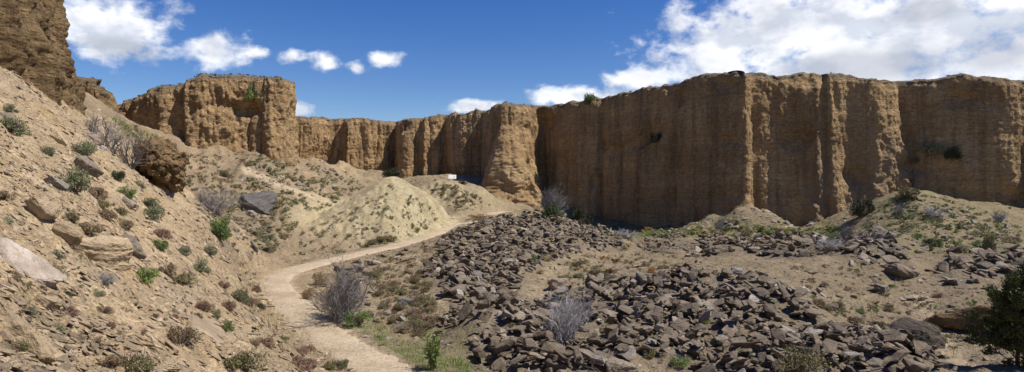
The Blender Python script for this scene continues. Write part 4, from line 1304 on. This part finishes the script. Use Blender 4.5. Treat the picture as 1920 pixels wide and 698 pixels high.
bush(1745, 280, 44, 24, 'greygreen', 'grey green bush clinging to the middle of the right cliff', 2000, 0.12, w=cliffpt('cliff', 1742, 290) + np.array([0, -.3, 0]))
bush(1780, 290, 32, 30, 'darkgreen', 'dark bush hanging on the right cliff beside a grey green one', 1600, 0.12, w=cliffpt('cliff', 1782, 304) + np.array([0, -.2, 0]))
bush(1228, 260, 22, 24, 'darkgreen', 'small dark bush on the shaded face of the long cliff', 1000, 0.14, w=cliffpt('cliff', 1228, 266) + np.array([0, -.2, 0]))
bush(1712, 305, 20, 16, 'olive', 'small dull bush on the cliff below the gully', 900, 0.14, w=cliffpt('cliff', 1712, 308) + np.array([0, -.2, 0]))
bush(1620, 405, 50, 42, 'darkgreen', 'dark bush before the cliff left of the right mound', 2600, 0.10)
bush(1700, 372, 60, 26, 'olive', 'brown olive bush crowning the right mound', 2600, 0.10)
bush(1856, 484, 30, 56, 'olive', 'slender upright olive bush on the right mound', 2600, 0.10)
bush(672, 612, 60, 34, 'green', 'low green bush at the foot of the large bare bush', 2600, 0.09)
bush(600, 536, 34, 30, 'drybrown', 'brown bush at the inner side of the path bend', 2000, 0.10)
bush(578, 560, 30, 22, 'rust', 'rust brown bush on the right verge at the path bend', 1800, 0.10)
bush(1500, 705, 110, 66, 'olive', 'straggly olive bush at the bottom edge in front of the rock heap', 3000, 0.07)
bush(420, 330, 30, 14, 'greygreen', 'grey green bush on the lower edge of the earth fan', 1200, 0.12)
bush(1275, 685, 46, 22, 'green', 'green cushion at the foot of the big rock heap', 1600, 0.10)
bush(816, 339, 8, 4, 'orange', 'tiny orange red plant left of the white board', 300, 0.2)
bush(905, 410, 60, 10, 'rust', 'low rust brown mat beside the top of the path', 1500, 0.1, name='bush')
bush(1232, 445, 60, 14, 'bright', 'yellow green leafy patch at the foot of the shaded cliff', 2200, 0.1)

# tall grassy herb by the path
w = at(812, 694)
r = np.random.default_rng(5)
acc = Acc(); lv = Acc()
for i in range(16):
    a = r.uniform(0, 6.28); k = r.uniform(0, 0.35); h = r.uniform(0.7, 1.35)
    pts = [np.array([math.cos(a) * (0.08 + k * t * t), math.sin(a) * (0.08 + k * t * t), h * t]) for t in np.linspace(0, 1, 7)]
    acc.add(*tube(pts, 0.012, 0.004))
    for j in range(26):
        t = r.uniform(0.08, 1); p = np.array([math.cos(a) * (0.08 + k * t * t), math.sin(a) * (0.08 + k * t * t), h * t])
        d = r.normal(size=3) * 0.7 + np.array([0, 0, 0.9]); d /= np.linalg.norm(d)
        s_ = np.cross(d, r.normal(size=3)); s_ /= np.linalg.norm(s_)
        l_ = r.uniform(0.12, 0.26)
        lv.add(np.array([p, p + d * l_ * .5 + s_ * .022, p + d * l_, p + d * l_ * .5 - s_ * .022]), np.array([[0, 1, 2, 3]]))
o = empty('herb'); o.location = w
link('leaves', lv.mesh('leaves', 'bright'), o); link('stalks', acc.mesh('stalks', 'green'), o)
tag(o, 'tall fresh green herb at the path edge near the bottom', 'plant')

# dark tree at the right edge
def tree(w, h, spread, kind, label, seed, nleaf=80000):
    r = np.random.default_rng(seed)
    o = empty('tree'); o.location = w
    acc = Acc(); tips = []
    base = np.zeros(3); pts = [base]
    d = np.array([0.05, -0.02, 1.0])
    for i in range(10):
        d = d + r.normal(size=3) * 0.05; d[2] = 1
        pts.append(pts[-1] + d / np.linalg.norm(d) * h * 0.93 / 10)
    acc.add(*tube(pts, h * 0.022, h * 0.006, 8))
    tr = acc.mesh('trunk', 'twig_brown', True); link('trunk', tr, o)
    lim = Acc()
    for i in range(64):
        t = 0.02 + 0.96 * (i + r.random()) / 64
        k = t * 10; j = min(int(k), 9); p = pts[j] + (pts[j + 1] - pts[j]) * (k - j)
        a = i * 2.4 + r.uniform(-.4, .4)
        L_ = spread * (1.05 - t) ** 0.6 * r.uniform(0.55, 1.1) + 0.15
        branches(r, lim, p, (math.cos(a), math.sin(a), 0.35 + 0.5 * t), L_, h * 0.007, 0, 1, 0.5, 5, 0.10, 5, 0.15, tips)
    link('limbs', lim.mesh('limbs', 'twig_brown'), o)
    T = np.array([t[0] for t in tips]); D = np.array([t[1] for t in tips])
    k = r.integers(0, len(T), nleaf)
    p = T[k] + r.normal(size=(nleaf, 3)) * np.array([0.10, 0.10, 0.09]) * h / 4
    dd = D[k] + r.normal(size=(nleaf, 3)) * 0.5 + np.array([0, 0, 0.4]); dd /= np.linalg.norm(dd, axis=1)[:, None]
    s = np.cross(dd, r.normal(size=(nleaf, 3))); s /= np.linalg.norm(s, axis=1)[:, None] + 1e-9
    L_ = r.uniform(0.05, 0.11, nleaf)[:, None]; W_ = L_ * 0.22
    V = np.stack([p - dd * L_ * .5, p + s * W_, p + dd * L_ * .5, p - s * W_], 1).reshape(-1, 3)
    link('crown', mesh_np('crown', V, np.arange(nleaf * 4).reshape(-1, 4), M[kind]), o)
    return tag(o, label, 'tree')


yt = 21.5
xt = (1908 - 960) / F * yt
zt = float(H(xt, yt))
htop = (349 - 512) / F * yt - zt
tree((xt, yt, zt - 0.05), max(3.3, htop), 1.15, 'treegreen', 'dark evergreen shrubby tree at the right edge', 41)

# grass by the path and at the cliff foot
Vs = []; cnt = 0
def blades(pts, hmin, hmax, r):
    out = []
    for w in pts:
        for j in range(9):
            b = w + np.array([r.normal() * 0.12, r.normal() * 0.12, -0.01]); h = r.uniform(hmin, hmax)
            d = np.array([r.normal() * .4, r.normal() * .4, 1.0]); d /= np.linalg.norm(d)
            s = np.array([r.normal(), r.normal(), 0]); s /= np.linalg.norm(s)
            out.append([b - s * .008, b + s * .008, b + d * h + s * .001, b + d * h - s * .001])
    V = np.array(out).reshape(-1, 3)
    return V, np.arange(len(V)).reshape(-1, 4)


r = np.random.default_rng(77)
GR = [([(690, 625), (760, 645), (800, 650), (900, 690), (900, 705), (800, 705), (740, 665)], 260, 0.08, 0.24), ([(650, 590), (720, 600), (720, 640), (660, 620)], 90, 0.08, 0.22)]
pts = []
for poly, n, a, b in GR:
    for w in scatter(poly, n, r):
        if bil(PATHD, w[0], w[1]) > 1.25: pts.append(w)
V, Fc = blades(pts, 0.08, 0.24, r)
tag(link('grass', mesh_np('grass', V, Fc, M['grass'])), 'short green grass along the lower verge of the path', 'grass', kind='stuff')
pts = []
for poly, n in (([(1110, 426), (1290, 430), (1300, 445), (1150, 448)], 500), ([(1430, 430), (1600, 432), (1560, 455), (1480, 448)], 420), ([(1600, 380), (1700, 370), (1760, 420), (1680, 450)], 300), ([(205, 218), (320, 268), (310, 280), (230, 250)], 300)):
    pts.extend(scatter(poly, n, r))
V, Fc = blades(pts, 0.15, 0.4, r)
tag(link('grass', mesh_np('far_grass', V, Fc, M['grass'])), 'yellowish grass at the cliff foot, on the right mound and on the far left saddle', 'grass', kind='stuff')

pts = []
for poly, n in (([(1060, 490), (1200, 450), (1310, 490), (1180, 520), (1040, 540)], 260), ([(650, 490), (760, 468), (850, 440), (830, 470), (800, 520), (820, 600), (790, 640), (720, 620), (700, 560)], 420), ([(1480, 500), (1600, 490), (1720, 540), (1840, 560), (1780, 680), (1640, 620), (1520, 580)], 380),
                ([(1600, 440), (1915, 420), (1915, 500), (1700, 520)], 260), ([(440, 470), (520, 560), (650, 690), (560, 690), (440, 560)], 260), ([(340, 340), (520, 340), (560, 420), (500, 480), (400, 410)], 360)):
    for w in scatter(poly, n, r):
        if bil(PATHD, w[0], w[1]) > 1.0 and perlin(w[0] / 2.5, w[1] / 2.5, 61) > -0.1: pts.append(w)
V, Fc = blades(pts, 0.10, 0.32, r)
tag(link('dry_grass', mesh_np('dry_grass', V, Fc, M['straw'])), 'dry straw coloured grass scattered over the banks and terraces', 'grass', kind='stuff')

# ------------------------------------------------------------------ white board on posts
wy = 89.0; wx = (848 - 960) / F * wy; wz = float(H(wx, wy))
wz0 = wz
o = empty('sign'); o.location = (wx, wy, wz0); o.rotation_euler = (0, 0, 0.6)


def boxm(name, parts, mat):
    bm = bmesh.new()
    for (cx, cy, cz, sx, sy, sz) in parts:
        res = bmesh.ops.create_cube(bm, size=1, matrix=Matrix.Translation((cx, cy, cz)) @ Matrix.Diagonal((sx, sy, sz, 1)))
    bmesh.ops.bevel(bm, geom=bm.edges[:], offset=0.006, segments=1, affect='EDGES')
    me = bpy.data.meshes.new(name); bm.to_mesh(me); bm.free(); me.materials.append(mat)
    return me


s = NT('white_board'); P = s.n('ShaderNodeTexCoord').outputs['Object']
M['board'] = s.done(s.mix(s.mapr(s.noise(P, 3, 4), 0.4, 0.7, 0, 0.3), (0.82, 0.82, 0.80), (0.70, 0.70, 0.67)), None, 0.5)
s = NT('grey_print'); M['print'] = s.done((0.45, 0.46, 0.47), None, 0.6)
s = NT('post_wood'); P = s.n('ShaderNodeTexCoord').outputs['Object']
M['post'] = s.done(s.mix(s.noise(s.scalev(P, (9, 9, 1)), 2), (0.22, 0.17, 0.12), (0.33, 0.27, 0.2)), None, 0.8)
link('panel', boxm('panel', [(0, 0, 0.62, 1.3, 0.04, 0.58)], M['board']), o)
link('print', boxm('print', [(0.28, -0.024, 0.60, 0.14, 0.006, 0.18)], M['print']), o)
for sx in (-0.42, 0.42): link('post', boxm('post', [(sx, 0.06, 0.36, 0.08, 0.07, 1.1)], M['post']), o)
tag(o, 'small white rectangular board on two low posts on the brown mound', 'sign')

# ------------------------------------------------------------------ light and sky
SUN_EL, SUN_AZ = R(57), R(102)      # azimuth measured from +y towards +x
sd = Vector((math.sin(SUN_AZ) * math.cos(SUN_EL), math.cos(SUN_AZ) * math.cos(SUN_EL), math.sin(SUN_EL)))
sun = bpy.data.lights.new('sun', 'SUN'); sun.energy = 4.8; sun.angle = R(0.53); sun.color = (1.0, 0.95, 0.87)
so = bpy.data.objects.new('sun', sun); COL.objects.link(so)
so.rotation_euler = (-sd).to_track_quat('-Z', 'Y').to_euler()

wd = bpy.data.worlds.new('World'); scene.world = wd; wd.use_nodes = True


class WT(NT):
    def __init__(s, tree): s.t = tree


s = WT(wd.node_tree)
bg = s.t.nodes['Background']
sky = s.n('ShaderNodeTexSky', sky_type='NISHITA', sun_disc=False, sun_elevation=SUN_EL, sun_rotation=SUN_AZ, altitude=400, air_density=1.0, dust_density=0.2, ozone_density=2.5)
dirv = s.n('ShaderNodeTexCoord').outputs['Generated']
sx = s.n('ShaderNodeSeparateXYZ'); s.lk(dirv, sx.inputs[0])
az = s.math('ARCTAN2', sx.outputs[0], sx.outputs[1]); el = s.math('ARCSINE', sx.outputs[2])
ae = s.n('ShaderNodeCombineXYZ'); s.lk(az, ae.inputs[0]); s.lk(el, ae.inputs[1]); AE = ae.outputs[0]
CL = [(240, 45, 118, 70), (170, 25, 84, 64), (320, 32, 48, 32), (412, 97, 66, 44), (482, 100, 30, 14), (545, 106, 34, 13), (610, 119, 36, 22), (668, 126, 24, 13), (722, 111, 36, 18),
      (562, 206, 26, 16), (895, 198, 58, 14), (1100, 178, 120, 20), (1190, 152, 80, 24), (1272, 50, 50, 50), (1350, 95, 150, 90), (1510, 60, 290, 210), (1620, 95, 400, 200), (1780, 40, 420, 230), (1900, 110, 300, 170), (2200, 60, 300, 140),
      (-300, 60, 200, 80), (2700, -100, 300, 150)]
field = None
for (px, py, rx, ry) in CL:
    a0 = math.atan((px - 960) / F); e0 = math.atan((349 - py) / F * math.cos(a0))
    ca = math.cos(a0)
    sub = s.n('ShaderNodeVectorMath', operation='SUBTRACT'); s.lk(AE, sub.inputs[0]); sub.inputs[1].default_value = (a0, e0, 0)
    mul = s.n('ShaderNodeVectorMath', operation='MULTIPLY'); s.lk(sub.outputs[0], mul.inputs[0]); mul.inputs[1].default_value = (F / rx / ca ** 2, F / ry / ca, 0)
    ln = s.n('ShaderNodeVectorMath', operation='LENGTH'); s.lk(mul.outputs[0], ln.inputs[0])
    v = s.math('SUBTRACT', 1.0, ln.outputs['Value'])
    field = v if field is None else s.math('SMOOTH_MAX', field, v)
    if field is not v: field.node.inputs[2].default_value = 0.25
# generic clouds over the rest of the dome
gen = s.mapr(s.noise(s.scalev(dirv, (1.6, 1.6, 3.0)), 1.0, 4), 0.5, 0.7, -1.2, 0.5)
back = s.mapr(sx.outputs[1], -0.05, 0.35, 1, 0)
field = s.math('MAXIMUM', field, s.math('SUBTRACT', s.math('MULTIPLY', s.math('ADD', gen, 1.2), back), 1.2))
dv = s.scalev(dirv, (1, 1, 1.5))
n1 = s.noise(dv, 9.0, 10, 0.52, 0.15)
n2v = s.n('ShaderNodeVectorMath', operation='ADD'); s.lk(dv, n2v.inputs[0]); n2v.inputs[1].default_value = (0.014, 0.0, 0.028)
nf = s.noise(dv, 30.0, 10, 0.58, 0.15)
n1s = s.noise(dv, 13.0, 4, 0.5, 0.1); n2 = s.noise(n2v.outputs[0], 13.0, 4, 0.5, 0.1)
dens = s.math('ADD', field, s.math('ADD', s.math('MULTIPLY', s.math('SUBTRACT', n1, 0.5), 1.9), s.math('MULTIPLY', s.math('SUBTRACT', nf, 0.5), 1.9)))
alpha = s.mapr(dens, -0.12, 0.72)
alpha.node.interpolation_type = 'SMOOTHSTEP'
lit = s.mapr(s.math('ADD', s.math('SUBTRACT', n1s, n2), s.math('MULTIPLY', s.math('SUBTRACT', nf, 0.5), 0.22)), -0.10, 0.07)
low = s.noise(s.scalev(dirv, (1, 1, 2.2)), 5.0, 6, 0.55)
grey = s.math('MULTIPLY', s.mapr(low, 0.46, 0.60, 0, 0.4), s.mapr(dens, 0.3, 0.9))
cl = s.mix(lit, (0.62, 0.66, 0.74), (0.93, 0.94, 0.97))
gb = None
for (px, py, rx, ry) in [(1700, 118, 230, 50), (1870, 95, 150, 70), (1560, 128, 140, 34), (250, 95, 90, 26), (1740, 20, 120, 30)]:
    a0 = math.atan((px - 960) / F); ca = math.cos(a0); e0 = math.atan((349 - py) / F * ca)
    sub = s.n('ShaderNodeVectorMath', operation='SUBTRACT'); s.lk(AE, sub.inputs[0]); sub.inputs[1].default_value = (a0, e0, 0)
    mul = s.n('ShaderNodeVectorMath', operation='MULTIPLY'); s.lk(sub.outputs[0], mul.inputs[0]); mul.inputs[1].default_value = (F / rx / ca ** 2, F / ry / ca, 0)
    ln = s.n('ShaderNodeVectorMath', operation='LENGTH'); s.lk(mul.outputs[0], ln.inputs[0])
    v = s.math('SUBTRACT', 1.0, ln.outputs['Value'])
    gb = v if gb is None else s.math('MAXIMUM', gb, v)
gb = s.mapr(s.math('ADD', gb, s.math('MULTIPLY', s.math('SUBTRACT', n1, 0.5), 1.6)), -0.05, 0.6, 0, 0.75)
grey = s.math('MAXIMUM', grey, gb)
cl = s.mix(s.math('MULTIPLY', grey, 0.85), cl, (0.36, 0.39, 0.46))
skyc = s.n('ShaderNodeHueSaturation', Hue=0.518, Saturation=1.38, Value=0.95); s.lk(sky.outputs[0], skyc.inputs['Color'])
STR = 0.088
k = s.n('ShaderNodeVectorMath', operation='SCALE'); s.lk(cl, k.inputs[0]); k.inputs['Scale'].default_value = 0.92 / STR
fin = s.mix(s.math('MULTIPLY', alpha, 0.96), skyc.outputs[0], k.outputs[0])
s.lk(fin, bg.inputs['Color']); bg.inputs['Strength'].default_value = STR

vs = scene.view_settings
vs.view_transform = 'Standard'; vs.look = 'None'; vs.exposure = 0.4; vs.gamma = 1.0; vs.use_curve_mapping = False
scene.render.engine = 'CYCLES'
